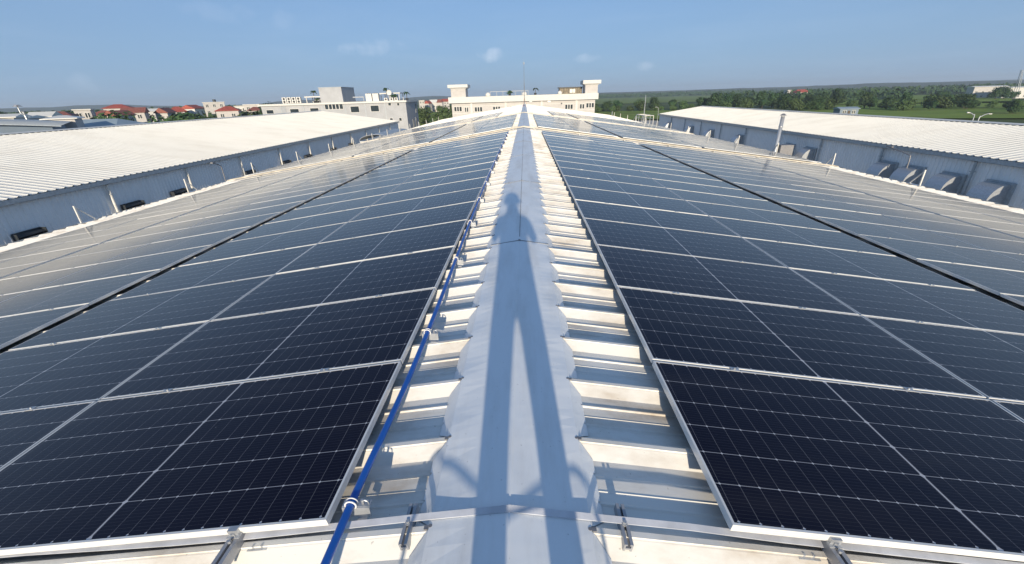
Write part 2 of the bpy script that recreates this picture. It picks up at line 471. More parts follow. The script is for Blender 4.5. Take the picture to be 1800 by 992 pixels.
offs(b.obj('gable_wall', M['wallmet'], fac))
b = MB()
for s in (1, -1):    # white verge trim on the far gable
    b.add([(RX, YB, ZP + .07), (RX + s * 17.6, YB, ZP + .07 - TT * 17.6), (RX + s * 17.6, YB + .35, ZP + .07 - TT * 17.6), (RX, YB + .35, ZP + .07),
           (RX, YB + .35, ZP - .25), (RX + s * 17.6, YB + .35, ZP - .25 - TT * 17.6), (RX, YB, ZP - .05), (RX + s * 17.6, YB, ZP - .05 - TT * 17.6)],
          [(0, 1, 2, 3), (3, 2, 5, 4), (0, 6, 7, 1)])
offs(b.obj('verge_trim', M['trim'], fac))

# ridge cap in lengths, each edge notched over the ribs
def ridge_piece(ya, yb, first):
    p = profile(ya, yb)
    if p[0][0] > ya + .001: p = [(ya, 0)] + p
    if p[-1][0] < yb - .001: p = p + [(yb, 0)]
    b = MB(); hw = .33; za = ZP + .062; lift = .004 if first else 0
    for s in (1, -1):
        ze = ZP - TT * hw + .055 + lift
        zr = za + lift
        base = len(b.v)
        for y, h in p:
            kk = (y - Y0) / PER; fr = kk - math.floor(kk)
            wob = .0035 * math.sin(y * 3.1 + s) + .004 * noise.noise(Vector((y * 1.3, s, 2)))
            dent = -.012 * math.sin(PI * fr) ** 2      # between ribs the flat sags a little
            zb = ZP - TT * hw + h + .004 - TT * (.05 - h) * 1.2
            xb = hw + (.05 - h) * 1.35
            if fr > .95 or fr < .05 : zb = min(zb, ze - .001)
            b.v += [(RX, y, zr), (RX + s * .02, y, zr - .004), (RX + s * .17, y, (zr + ze) / 2 + wob),
                    (RX + s * hw, y, ze + dent * .6), (RX + s * (xb + .002), y, min(zb, ze + dent * .6 - .0005)) ]
        n = 5
        for j in range(len(p) - 1):
            for i in range(n - 1):
                f = (base + j * n + i, base + j * n + i + 1, base + (j + 1) * n + i + 1, base + (j + 1) * n + i)
                b.f.append(f if s > 0 else f[::-1]); b.m.append(0)
    return b
js = [-3.3, .72, 4.60, 8.36, 12.30, 16.3, 20.3, 24.3, 28.3, 32.3, 36.3, 40.3, 44.3, 48.3, 52.3, 56.3, 60.3, 64.3, 68.3, 72.3, 76.3, 80.3, 84.3, 88.3, 92.2]
js = [-8] + js
for i in range(len(js) - 1):
    b = ridge_piece(js[i] - (.0 if i % 2 else .05), js[i + 1] + (.0 if i % 2 else .05), i % 2 == 0)
    offs(b.obj('ridge_cap', M['cap'], fac))
    # lap strip: a lifted hem at the joint
    yj = js[i + 1]
    if yj < 60:
        b = MB()
        zr = ZP + .069; ze = ZP - TT * .33 + .062
        for s in (1, -1):
            b.add([(RX, yj - .012, zr), (RX + s * .34, yj - .012, ze), (RX + s * .34, yj + .010, ze), (RX, yj + .010, zr),
                   (RX, yj - .014, zr - .010), (RX + s * .34, yj - .014, ze - .010)],
                  [(0, 1, 2, 3) if s > 0 else (3, 2, 1, 0), (4, 5, 1, 0) if s > 0 else (0, 1, 5, 4)])
        b.box(RX - .012, RX + .012, yj - .02, yj + .018, zr - .012, zr + .006)
        offs(b.obj('cap_joint', M['seal'], fac))
# centre seam on the cap and the screws at the rib ends
b = MB()
b.box(RX - .0035, RX + .0035, 4.75, 62, ZP + .064, ZP + .070)
offs(b.obj('cap_seam', M['seal'], fac))
b = MB(); b.box(RX - .004, RX + .004, -3, 4.55, ZP + .064, ZP + .068); offs(b.obj('cap_seam', M['cap'], fac))
b = MB(); b.tube([(0, -.004, -.002), (0, -.004, .008)], [.009, .008], 8); b.box(-.010, .026, -.010, .008, -.006, .0015)
screw_me = b.mesh('cap_screw', M['steel'])
for s in (1, -1):
    for k in range(-1, 30):
        y = Y0 + k * PER
        o = bpy.data.objects.new('cap_screw', screw_me); col.objects.link(o); o.parent = fac
        o.location = (RX + s * .325, y - 42, ZP - TT * .335 + .055 - GZ); o.rotation_euler = (0, 0, 0 if s > 0 else PI)

# ---------------------------------------------------------------- solar panels
L, Wd = 2.278, 1.134
PX, PY = 2.298, 1.154
def axes(s):
    if s > 0: return Vector((CT, 0, -ST)), Vector((0, 1, 0)), Vector((ST, 0, CT))
    return Vector((-CT, 0, -ST)), Vector((0, -1, 0)), Vector((-ST, 0, CT))
def panel_matrix(s, d, y):      # d: distance down the slope of the inner edge, y: near edge
    X, Y, Z = axes(s)
    jit = random.Random(int(d * 100) * 977 + int(y * 100) + s)
    O = X * d + Vector((0, y if s > 0 else y + Wd, 0)) + Z * jit.uniform(-.002, .002)
    m = Matrix(((X.x, Y.x, Z.x, O.x), (X.y, Y.y, Z.y, O.y), (X.z, Y.z, Z.z, O.z), (0, 0, 0, 1)))
    return m @ Matrix.Rotation(R(jit.uniform(-.16, .16)), 4, 'X') @ Matrix.Rotation(R(jit.uniform(-.05, .05)), 4, 'Y')
def frame_mb():
    b = MB(); w = .011; h = .035
    b.box(0, L, 0, w, -h, 0); b.box(0, L, Wd - w, Wd, -h, 0)
    b.box(0, w, w, Wd - w, -h, 0); b.box(L - w, L, w, Wd - w, -h, 0)
    b.box(.0, L, -.0012, 0, -.026, -.024); b.box(.0, L, -.0012, 0, -.012, -.0105)
    # bottom return lip
    b.box(w, L - w, w, w + .02, -h, -h + .002); b.box(w, L - w, Wd - w - .02, Wd - w, -h, -h + .002)
    return b
def glass_mb(mi=0):
    b = MB(); w = .011
    b.box(w, L - w, w, Wd - w, -.007, -.0015, mi); return b
frame_me = frame_mb().mesh('frame', M['alu'])
glass_me = glass_mb().mesh('glass', M['cell'])
bb = frame_mb(); g = glass_mb(); bb.add(g.v, g.f, 1)
whole_me = bb.mesh('solar_panel', [M['alu'], M['cell']])
cl = MB(); cl.box(-.03, .03, -.0095, .0095, -.03, .004); cl.box(-.03, .03, -.019, .019, .0005, .0035); cl.tube([(0, 0, .003), (0, 0, .011)], .007, 6)
clamp_me = cl.mesh('mid_clamp', M['galv'])
ORD = ['first', 'second', 'third', 'fourth', 'fifth', 'sixth', 'seventh', 'eighth', 'ninth', 'tenth', 'eleventh', 'twelfth', 'thirteenth',
       'fourteenth', 'fifteenth', 'sixteenth', 'seventeenth', 'eighteenth']
INR, INL, YF = .8735, .8186, 1.138
def col_d(c, s):
    return (INR if s > 0 else INL) + c * PX + (.312 - .02 if c >= 2 else 0) + (.14 if c >= 4 else 0)
proto = None
for s in (1, -1):
    side = 'right' if s > 0 else 'left'
    for r in range(18):
        for c in range(6):
            if proto is None:
                o = empty('solar_panel'); f = bpy.data.objects.new('frame', frame_me); g = bpy.data.objects.new('glass', glass_me)
                for k in (f, g): col.objects.link(k); k.parent = o
                proto = o; KIDS[o.name] = [f, g]
            else:
                o = copy_thing(proto)
            o.matrix_world = panel_matrix(s, col_d(c, s), YF + r * PY)
            setp(o, 'solar panel on %s slope, %s row from near edge, %s column from ridge' % (side, ORD[r], ORD[c]),
                 'solar panel', 'solar panels of the near block')
            if r < 8 and c < 4:
                for q in (.24, .76):
                    k = bpy.data.objects.new('mid_clamp', clamp_me); col.objects.link(k); k.parent = o
                    k.location = (L * q, (Wd + .01) if s > 0 else -.01, 0)
    for r in range(8):
        for c in range(7):
            o = bpy.data.objects.new('solar_panel', whole_me); col.objects.link(o)
            o.matrix_world = panel_matrix(s, col_d(c, s) - .08, 25.0 + r * PY)
            setp(o, 'distant solar panel beyond the cable tray, %s slope, %s row, %s column from ridge' % (side, ORD[r], ORD[c]),
                 'solar panel', 'solar panels of the second block')
# the rest of the second block and the third block
sb = MB(); fr = frame_mb(); gl = glass_mb()
def stamp(mx):
    for src, mi in ((fr, 0), (gl, 1)):
        sb.add([mx @ Vector(v) for v in src.v], src.f, mi)
for s in (1, -1):
    for r in range(8, 15):
        for c in range(7): stamp(panel_matrix(s, col_d(c, s) - .08, 25.0 + r * PY))
    for r in range(13):
        for c in range(1, 7): stamp(panel_matrix(s, col_d(c, s) - .10 + (.3 if c == 1 else 0) * 0, 45.7 + r * PY))
M['cellfar'] = plain('distant solar glass', (.007, .008, .018), .12, 0, .2, .5, spec=.5)
o = sb.obj('far_solar_panels', [M['alu'], M['cellfar']]); setp(o, 'grey solar panels covering the far end of the roof', 'solar panels', kind='stuff')

# ---------------------------------------------------------------- small roof hardware
def roof_z(x, h=0): return ZP - TT * abs(x - RX) + h
# flat strap over the ridge
def strap(y, hw, w=.030, name='earthing_strap', label='', hgt=.062, ex=0, wav=.004):
    b = MB(); pts = []
    n = 90
    for i in range(n + 1):
        x = RX - hw + 2 * hw * i / n
        ax = abs(x - RX)
        z = roof_z(x, hgt + .006) + wav * math.sin(x * 5.3) * min(1, ax) + .003 * math.sin(x * 11)
        if ax < .30: z = max(z, ZP + .074 - ax * .14)
        yy = y + .012 * math.sin(x * 2.1 + 1) * min(1, ax)
        pts.append((x, yy, z))
    vs_ = []
    for x, yy, z in pts:
        vs_ += [(x, yy - w / 2, z - .006), (x, yy - w / 2, z - .002), (x, yy + w / 2, z + .006), (x, yy + w / 2, z + .002)]
    fs = []
    for i in range(n):
        a = i * 4; c = a + 4
        fs += [(a, c, c + 1, a + 1), (a + 1, c + 1, c + 2, a + 2), (a + 2, c + 2, c + 3, a + 3), (a + 3, c + 3, c, a)]
    fs += [(0, 1, 2, 3), (n * 4 + 3, n * 4 + 2, n * 4 + 1, n * 4)]
    b.add(vs_, fs); o = b.obj(name, M['strapm']); setp(o, label, 'metal strap'); return o
strap(1.150, 16.8, .025, label='flat galvanised metal strap laid over the ridge in front of the nearest panels')

def rail_profile(w, h):
    return [(-w / 2, 0), (-w * .28, 0), (-w * .28, h * .22), (w * .28, h * .22), (w * .28, 0), (w / 2, 0), (w / 2, h), (w * .14, h), (w * .14, h * .8),
            (w * .3, h * .8), (w * .3, h * .45), (-w * .3, h * .45), (-w * .3, h * .8), (-w * .14, h * .8), (-w * .14, h), (-w / 2, h)]
def mini_rail(x, ya, yb, label, s, w=.036, h=.038, hi=.026, yaw=0):
    t = empty('mounting_rail', (x, (ya + yb) / 2, roof_z(x, hi)), label, 'rail', rz=yaw)
    t.rotation_euler = (0, s * T, yaw)
    b = MB(); b.prism(rail_profile(w, h), (ya - yb) / 2, (yb - ya) / 2, 'y'); b.obj('rail_channel', M['rail'], t)
    b = MB(); b.box(-s * .10 - .045, -s * .10 + .045, -.035, .0, -.012, -.006); b.tube([(-s * .08, -.02, -.006), (-s * .08, -.02, .004)], .006, 6)
    b.tube([(-s * .12, -.02, -.006), (-s * .12, -.02, .004)], .006, 6); b.obj('foot_plate', M['galv'], t)
    b = MB(); b.tube([(0, 0, h * .6), (0, 0, h + .012)], .008, 6); b.tube([(0, 0, h * .9), (0, 0, h + .003)], .013, 8); b.obj('bolt', M['galv'], t)
    return t
mini_rail(-.457, 1.045, 1.225, 'short grey rail stub bolted beside the ridge cap, left of it', -1)
mini_rail(.425, 1.055, 1.235, 'short grey rail stub bolted beside the ridge cap, right of it', 1)
def end_rail(x, s, label):
    t = mini_rail(x, .945, 1.30, label, s, .05, .046, .048)
    b = MB(); b.box(-.022, .022, .001, .026, .040, .078); b.box(-.028, .028, -.012, .012, .044, .052); b.tube([(0, .0, .05), (0, .0, .066)], .009, 6)
    b.tube([(0, -.028, .048), (0, -.028, .060)], .008, 6)
    b.obj('end_clamp', M['galv'], t); return t
end_rail(-1.215, -1, 'aluminium rail end sticking out under the front edge of the nearest left panel')
end_rail(1.275, 1, 'aluminium rail end sticking out under the front edge of the nearest right panel')
# the rails that carry the modules, under the seams (one per seam and quarter point), near rows only
for s in (1, -1):
    side = 'right' if s > 0 else 'left'
    for r in range(1, 4):
        for c in range(2):
            for qn, q in (('inner', .24), ('outer', .76)):
                d = col_d(c, s) + L * q; X, Y_, Z = axes(s)
                b = MB(); b.prism(rail_profile(.04, .036), -.16, .16, 'y')
                o = b.obj('mounting_rail', M['rail']); P = X * d - Z * .074
                o.location = (P.x, YF + r * PY - .01, P.z); o.rotation_euler = (0, s * T, 0)
                setp(o, 'short aluminium rail under the %s seam between %s slope panels, %s column, %s one' % (ORD[r - 1], side, ORD[c], qn), 'rail', 'rails under the panels')

# blue pipe with its clamps
pp = [(-.728, .30), (-.724, .95), (-.722, 1.3), (-.700, 2.0), (-.698, 2.8), (-.712, 3.9), (-.738, 5.3), (-.758, 7.0), (-.778, 9.5), (-.793, 13.5), (-.800, 18.8), (-.80, 21.9)]
def cr_spline(P, n=8):
    out = []
    for i in range(len(P) - 1):
        p0 = Vector(P[max(i - 1, 0)]); p1 = Vector(P[i]); p2 = Vector(P[i + 1]); p3 = Vector(P[min(i + 2, len(P) - 1)])
        for k in range(n):
            t = k / n
            out.append(.5 * ((2 * p1) + (p2 - p0) * t + (2 * p0 - 5 * p1 + 4 * p2 - p3) * t * t + (3 * p1 - p0 - 3 * p2 + p3) * t ** 3))
    out.append(Vector(P[-1])); return out
P3 = [(x, y, roof_z(x, .128) + .003 * math.sin(y * 2.3)) for x, y in pp]
b = MB(); b.tube(cr_spline(P3), .0170, 14)
pipe = b.obj('water_pipe', M['pipe'], smooth=True); setp(pipe, 'long blue plastic pipe running beside the left panels along the ridge', 'pipe')
def pipe_x(y):
    for (xa, ya), (xb, yb) in zip(pp, pp[1:]):
        if ya <= y <= yb: return xa + (xb - xa) * (y - ya) / (yb - ya)
    return pp[-1][0]
for i, y in enumerate([1.19, 2.60, 4.10, 5.55, 7.0, 8.45, 9.9, 11.4, 12.8, 14.3, 15.7, 17.2, 18.6, 20.1]):
    x = pipe_x(y); z = roof_z(x, .050)
    zp = roof_z(x, .128) + .003 * math.sin(y * 2.3)
    t = empty('pipe_bracket', (x, y, z), 'galvanised bracket and white clamp holding the blue pipe, %s one from the near end' % ORD[i], 'bracket', 'brackets under the blue pipe')
    b = MB()
    b.box(-.042, .078, .000, .005, .012, zp - z - .014)                      # upright plate facing the camera
    b.box(-.042, .078, .005, .040, zp - z - .016, zp - z - .012)
    b.box(.02, .06, -.03, .004, .0, .005)
    b.obj('angle_plate', M['galv'], t)
    b = MB()
    arc = [(.0235 * math.cos(a), .018, zp - z + .0235 * math.sin(a)) for a in [R(-40 + 260 * k / 16) for k in range(17)]]
    b.tube(arc, .0035, 6)
    arc = [(.0235 * math.cos(a), .0, zp - z + .0235 * math.sin(a)) for a in [R(-40 + 260 * k / 16) for k in range(17)]]
    b.tube(arc, .0040, 6)
    b.obj('clamp_ring', M['whitepl'], t, smooth=True)
    b = MB()
    b.tube([(.045, .02, zp - z - .012), (.045, .02, zp - z + .012)], .006, 6)
    b.tube(cr_spline([(.042, .02, zp - z - .008), (.052, .02, zp - z + .008), (.066, .02, zp - z + .002), (.070, .02, zp - z - .014)], 5), .003, 6)
    b.obj('bolt', M['galv'], t)
# grey flexible conduit next to the far run of the pipe
b = MB(); pts = [(-.755 + .018 * math.sin(y * 1.1) - .001 * y, y, roof_z(-.755, .075) + .006 * math.sin(y * 2.7)) for y in [5.2 + i * .4 for i in range(42)]]
b.tube(pts, .011, 8); o = b.obj('cable_conduit', M['conduit'], smooth=True); setp(o, 'thin grey cable conduit snaking beside the far run of the blue pipe', 'conduit')

# cable trays across the roof between the panel blocks
def tray(y, hw, label, wid=.26, up=.115):
    t = empty('cable_tray', (RX, y, ZP), label, 'cable tray')
    b = MB()
    def pts(y0_, z0_, y1_, z1_):
        for s in (1, -1):
            a = .0
            q = [(s * a, y0_, z0_ + .02), (s * hw, y0_, z0_ - TT * hw + .02), (s * hw, y1_, z0_ - TT * hw + .02), (s * a, y1_, z0_ + .02),
                 (s * a, y0_, z1_ + .02), (s * hw, y0_, z1_ - TT * hw + .02), (s * hw, y1_, z1_ - TT * hw + .02), (s * a, y1_, z1_ + .02)]
            b.add(q, [(0, 1, 5, 4), (3, 7, 6, 2), (4, 5, 6, 7), (0, 3, 2, 1), (1, 2, 6, 5)])
    pts(-wid / 2, up - .03, -wid / 2 + .004, up + .02)
    pts(wid / 2, up - .03, wid / 2 + .004, up + .02)
    pts(-wid / 2, up - .034, wid / 2, up - .03)
    b.obj('tray_channel', M['traymat'], t)
    b = MB()
    for s in (1, -1):
        x = .55
        while x < hw:
            b.box(s * x - .02, s * x + .02, -wid / 2 - .06, wid / 2 + .06, -TT * x + .06, -TT * x + up + .01 - .03)
            x += 2.4
    b.obj('support_foot', M['galv'], t)
    b = MB()
    for k, dy in enumerate((-.09, -.04, .02, .08)):
        for s in (1, -1):
            b.tube([(s * q, dy + .012 * math.sin(q * 2 + k), up + .01 - TT * q + .003 * math.sin(q * 7 + k)) for q in [i * hw / 40 for i in range(41)]], .012, 6)
    b.obj('cable', M['dark'], t)
    return t
tray(23.35, 16.9, 'cream cable tray crossing the roof between the near and second panel blocks')
tray(44.25, 16.9, 'cream cable tray crossing the roof behind the second panel block')
strap(22.5, 16.9, .05, 'earthing_strap', 'second flat metal strap crossing the ridge in front of the cable tray', .06)

# lightning rod at the far end of the ridge
t = empty('lightning_rod', (RX, 75, ZP + .04), 'tall thin lightning rod standing on the far end of the ridge', 'lightning rod')
b = MB(); b.tube([(0, 0, 0), (0, 0, 3.4)], .055, 8); b.tube([(0, 0, 3.4), (0, 0, 6.2)], [.035, .022], 8); b.obj('mast', M['steel'], t)
b = MB(); b.tube([(0, 0, 6.2), (0, 0, 6.5)], [.12, .12], 10); b.tube([(0, 0, 6.5), (0, 0, 7.2)], [.02, .006], 6); b.obj('air_terminal', M['galv'], t)
b = MB()
for a in (0, 120, 240):
    b.bar((0, 0, 1.3), (.5 * math.cos(R(a)), .5 * math.sin(R(a)) + 0, -.05), .03)
b.box(-.25, .25, -.25, .25, -.02, .03); b.obj('tripod_base', M['orange'], t)

# eave posts with their diagonal stays
b1 = MB(); b1.bar((0, 0, 0), (0, 0, .68), .05); b2 = MB(); b2.bar((0, 0, .62), (0, .55, .04), .035); b3 = MB(); b3.box(-.09, .09, -.09, .62, -.01, .012)
b3.box(-.06, .06, .5, .62, .012, .03)
post = empty('lifeline_post'); b1.obj('upright', M['trim'], post); b2.obj('stay', M['trim'], post); b3.obj('base_plate', M['galv'], post); reg(post)
first = True
for s, y00, n in ((-1, 15.05, 14), (1, 18.55, 13)):
    for k in range(n):
        y = y00 + k * 5.6
        o = post if first else copy_thing(post); first = False
        x = RX + s * 17.2
        o.location = (x, y, roof_z(x, .06)); o.rotation_euler = (0, 0, R(random.uniform(-4, 4)))
        setp(o, 'white stayed post on the %s eave of the panelled roof, %s from near end' % ('left' if s < 0 else 'right', ORD[k]), 'post', 'lifeline posts along the eaves')
        if k < n - 1: pass
# low white guard frame (roof access) at the right eave
t = empty('access_railing', (RX + 17.9, 70, roof_z(17.4)), 'cream tubular access railing at the far right eave', 'railing')
b = MB()
for y in (-3.8, -2.0, 0, 1.4): 
    b.tube([(0, y, -.3), (0, y, .95)], .045, 6); b.tube([(1.2, y, -.3), (1.2, y, .95)], .045, 6); b.tube([(0, y, .95), (1.2, y, .95)], .04, 6)
for x in (0, 1.2):
    b.tube([(x, -3.8, .95), (x, 1.4, .95)], .045, 6); b.tube([(x, -3.8, .5), (x, 1.4, .5)], .035, 6)
    b.tube([(x, 1.4, .95), (x, 3.4, .0)], .045, 6)
b.obj('rail_tubes', M['trim'], t)
b = MB(); b.box(-.1, 1.3, -3.9, 1.5, -.35, -.28); b.obj('platform', M['galv'], t)

# ---------------------------------------------------------------- neighbouring warehouses
def warehouse(s, xe, xr, xfar, ze, zr, label, name='warehouse', ys=-20):
    t = empty(name, (s * xr, 42, GZ), label, 'warehouse')
    def off(o): o.location = (-s * xr, -42, -GZ); return o
    tt = (zr - ze) / (xr - xe)
    for (xa, za, xb, zb) in ((xe - .16, ze - .16 * tt, xr, zr), (xfar + .16, ze - .16 * tt, xr, zr)):
        p = profile(ys, 93); bb_ = MB()
        for y, h in p: bb_.v += [(s * xa, y, za + h), (s * xb, y, zb + h)]
        for j in range(len(p) - 1):
            f = (2 * j, 2 * j + 1, 2 * j + 3, 2 * j + 2)
            flip = (xb - xa) * s > 0
            bb_.f.append(f if flip else f[::-1]); bb_.m.append(0)
        off(bb_.obj('roof_sheet', M['farroof'], t))
    bb_ = MB()
    bb_.add([(s * (xr - .4), ys, zr - .4 * tt + .07), (s * xr, ys, zr + .10), (s * (xr + .4), ys, zr - .4 * tt + .07),
             (s * (xr - .4), 93, zr - .4 * tt + .07), (s * xr, 93, zr + .10), (s * (xr + .4), 93, zr - .4 * tt + .07)], [(0, 1, 4, 3), (1, 2, 5, 4)])
    off(bb_.obj('ridge_cap', M['farroof'], t))
    # corrugated wall facing us
    bb_ = MB(); y = ys + .4; pr = []
    while y < 92.6:
        pr += [(y, 0), (y + .20, 0), (y + .225, .045), (y + .275, .045)]; y += .30
    for yy, dx in pr: bb_.v += [(s * (xe - dx), yy, GZ), (s * (xe - dx), yy, ze - .05)]
    for j in range(len(pr) - 1):
        f = (2 * j, 2 * j + 1, 2 * j + 3, 2 * j + 2)
        bb_.f.append(f if s > 0 else f[::-1]); bb_.m.append(0)
    off(bb_.obj('side_wall', M['wallmet'], t))
    bb_ = MB()
    for yy in (ys + .5, 92.5):
        bb_.add([(s * xe, yy, GZ), (s * xfar, yy, GZ), (s * xfar, yy, ze), (s * xr, yy, zr - .05), (s * xe, yy, ze)], [(0, 1, 2, 3, 4)])
    bb_.add([(s * xfar, ys + .5, GZ), (s * xfar, 92.5, GZ), (s * xfar, 92.5, ze), (s * xfar, ys + .5, ze)], [(0, 1, 2, 3)])
    off(bb_.obj('gable_wall', M['wallmet'], t))
    # gutter
    bb_ = MB(); xa = s * (xe - .17); xb = s * (xe - .34); zt = ze - .16 * tt
    bb_.box(min(xa, xb), max(xa, xb), ys, 93, zt - .26, zt - .25)
    bb_.box(min(xb, xb + s * .02), max(xb, xb + s * .02), ys, 93, zt - .26, zt - .02)
    bb_.box(min(xa, xa - s * .02), max(xa, xa - s * .02), ys, 93, zt - .25, zt - .06)
    bb_.box(min(xa, s * xe), max(xa, s * xe), ys, 93, zt - .13, zt - .12)
    off(bb_.obj('gutter', M['gutter'], t))
    return t, off
lw, lo = warehouse(-1, 27.0, 43.2, 59.4, -2.66, -.26, 'left warehouse with cream ribbed roof, grey wall with dark louvres', ys=-12)
rw, ro = warehouse(1, 28.0, 36.4, 44.8, -2.66, -1.45, 'right warehouse with cream ribbed roof, grey wall with curved exhaust hoods', ys=17.5)
for k in range(-2, 10):
    y = 27 * (.957 + .2495 * k)
    if -19 < y < 92:
        b = MB(); b.tube([(-26.80, y, GZ), (-26.80, y, -3.05), (-26.75, y, -2.95)], .075, 8)
        for z in (-9, -7, -5, -3.6): b.box(-26.9, -26.70, y - .11, y + .11, z, z + .05)
        lo(b.obj('downpipe', M['trim'], lw))
    y = 28 * (.963 + .258 * (k - 1))
    if 18 < y < 92:
        b = MB(); b.tube([(27.80, y, GZ), (27.80, y, -3.05), (27.75, y, -2.95)], .075, 8)
        for z in (-9, -7, -5, -3.6): b.box(27.70, 27.9, y - .11, y + .11, z, z + .05)
        ro(b.obj('downpipe', M['gutter'], rw))
# dark louvred vents low on the left wall
for i, (ya, yb) in enumerate(((13.2, 14.6), (19.9, 21.3), (26.3, 27.75), (30.5, 31.9), (39.4, 40.8), (46.2, 47.6), (51.3, 52.7), (58.6, 60.0), (65.2, 66.6))):
    b = MB(); b.box(-26.95, -26.88, ya, yb, -5.5, -4.40)
    for k in range(5):
        z = -4.46 - k * .22
        b.add([(-26.90, ya, z), (-26.90, yb, z), (-26.62, yb, z - .14), (-26.62, ya, z - .14), (-26.90, ya, z - .02), (-26.90, yb, z - .02), (-26.62, yb, z - .16), (-26.62, ya, z - .16)],
              [(0, 1, 2, 3), (7, 6, 5, 4), (3, 2, 6, 7), (0, 3, 7, 4), (1, 5, 6, 2)])
    b.box(-26.90, -26.60, ya - .03, ya, -5.5, -4.42); b.box(-26.90, -26.60, yb, yb + .03, -5.5, -4.42)
    lo(b.obj('louvre_vent', M['dark'], lw))
# cowled fan hoods on the right wall
def hood_profile():
    pts = [(0, -1.15), (0, 0)]
    for k in range(9):
        a = R(90 - 90 * k / 8); pts.append((-1.02 * math.cos(a) if k else -.15, -1.05 + 1.05 * math.sin(a)))
    pts += [(-.98, -1.15)]
    return pts
for i, y in enumerate((21.9, 25.2, 28.1, 31.0, 33.3, 42.8, 46.2, 51.5, 57.0, 66.2, 74.2, 85.5)):
    if y == 51.5: continue
    b = MB()
    poly = [(27.95, -5.2), (27.95, -3.98), (27.75, -3.93)] + [(27.72 - .92 * math.sin(R(a)), -5.0 + 1.07 * math.cos(R(a))) for a in (8, 22, 36, 50, 64, 78, 90)] + [(26.80, -5.2)]
    b.prism(poly, y - .62, y + .62, 'y')
    h = b.obj('exhaust_hood', plainhood if False else M['galv'], rw); ro(h)
    b = MB(); b.box(27.84, 27.95, y - .80, y + .80, -5.35, -3.84); hh = b.obj('wall_flange', M['gutter'], rw); ro(hh)
# street lamp arms behind/near the right wall
def wall_lamp(x, y, z, label, s, mat=M['steel'], dx=-1.4, dy=1.2):
    t = empty('wall_lamp', (x, y, z), label, 'lamp')
    b = MB(); b.tube(cr_spline([(0, 0, -1.4), (0, 0, 0), (dx * .15, dy * .15, .28), (dx, dy, .62)], 6), .04, 8); b.obj('lamp_arm', mat, t, smooth=True)
    b = MB(); b.box(-.09, .09, -.35, .1, -.03, .05, M=Matrix.Translation((dx, dy, .62)) @ Matrix.Rotation(math.atan2(-dx, dy), 4, 'Z')); b.obj('lamp_head', mat, t)
    return t
wall_lamp(27.4, 31.15, -3.35, 'bent grey lamp arm reaching up from the right warehouse wall', 1, dx=-.2, dy=1.9)
wall_lamp(-26.7, 36.4, -3.6, 'dark lamp arm on the left warehouse wall', -1, dx=.2, dy=-1.2)
# the exhaust stack
t = empty('chimney_stack', (25.2, 44.0, GZ), 'tall round metal exhaust stack with rain cap beside the right warehouse', 'chimney')
b = MB(); b.tube([(0, 0, 0), (0, 0, 9.95)], .17, 14); b.obj('flue', M['galv'], t, smooth=True)
b = MB()
for z in (3, 5.2, 7.2, 9.0): b.tube([(0, 0, z), (0, 0, z + .06)], .20, 14)
b.obj('flue_ring', M['galv'], t)
b = MB(); b.tube([(0, 0, 10.05), (0, 0, 10.22)], [.30, .08], 14); 
for a in (0, 120, 240): b.bar((.15 * math.cos(R(a)), .15 * math.sin(R(a)), 9.9), (.15 * math.cos(R(a)), .15 * math.sin(R(a)), 10.1), .02)
b.obj('rain_cap', M['steel'], t)
b = MB(); b.box(.25, 1.5, -.4, .5, 5.4, 7.3); b.bar((.1, 0, 6.4), (.4, 0, 6.4), .3); b.obj('fan_box', M['steel'], t)
# arched skylight canopy in the left alley
t = empty('arched_canopy', (-20.9, 60.2, GZ), 'low arched grey canopy in the alley beside the far end of the left warehouse', 'canopy')
b = MB(); n = 14
def arcp(k, r): a = PI * k / n; return (-r * math.cos(a), r * math.sin(a) * .33)
for k in range(n):
    (xa, za), (xb, zb) = arcp(k, 2.3), arcp(k + 1, 2.3)
    b.add([(xa, 0, za + 7.35), (xb, 0, zb + 7.35), (xb, 12, zb + 7.35), (xa, 12, za + 7.35)], [(0, 3, 2, 1)])
b.obj('arched_sheet', M['gutter'], t, smooth=True)
b = MB(); b.tube([(arcp(k, 2.3)[0], 0, arcp(k, 2.3)[1] + 7.36) for k in range(n + 1)], .05, 6); b.box(-2.3, 2.3, -.05, .05, 7.1, 7.3)
b.obj('edge_beam', M['galv'], t)
b = MB(); b.box(-2.2, 2.2, .5, 11.8, 6.7, 7.05); b.obj('canopy_floor', M['trim'], t)
b = MB()
for x in (-2.2, 2.2):
    for y in (.1, 11.8): b.box(x - .08, x + .08, y - .08, y + .08, 0, 7.3)
b.obj('column', M['galv'], t)

# ---------------------------------------------------------------- pixel-to-world for far things of known distance
def at(px, py, Y):
    d = Fv * 723.68 + Rv * (px - 900) - Uv * (py - 496)
    return CAM + d * (Y / d.y)

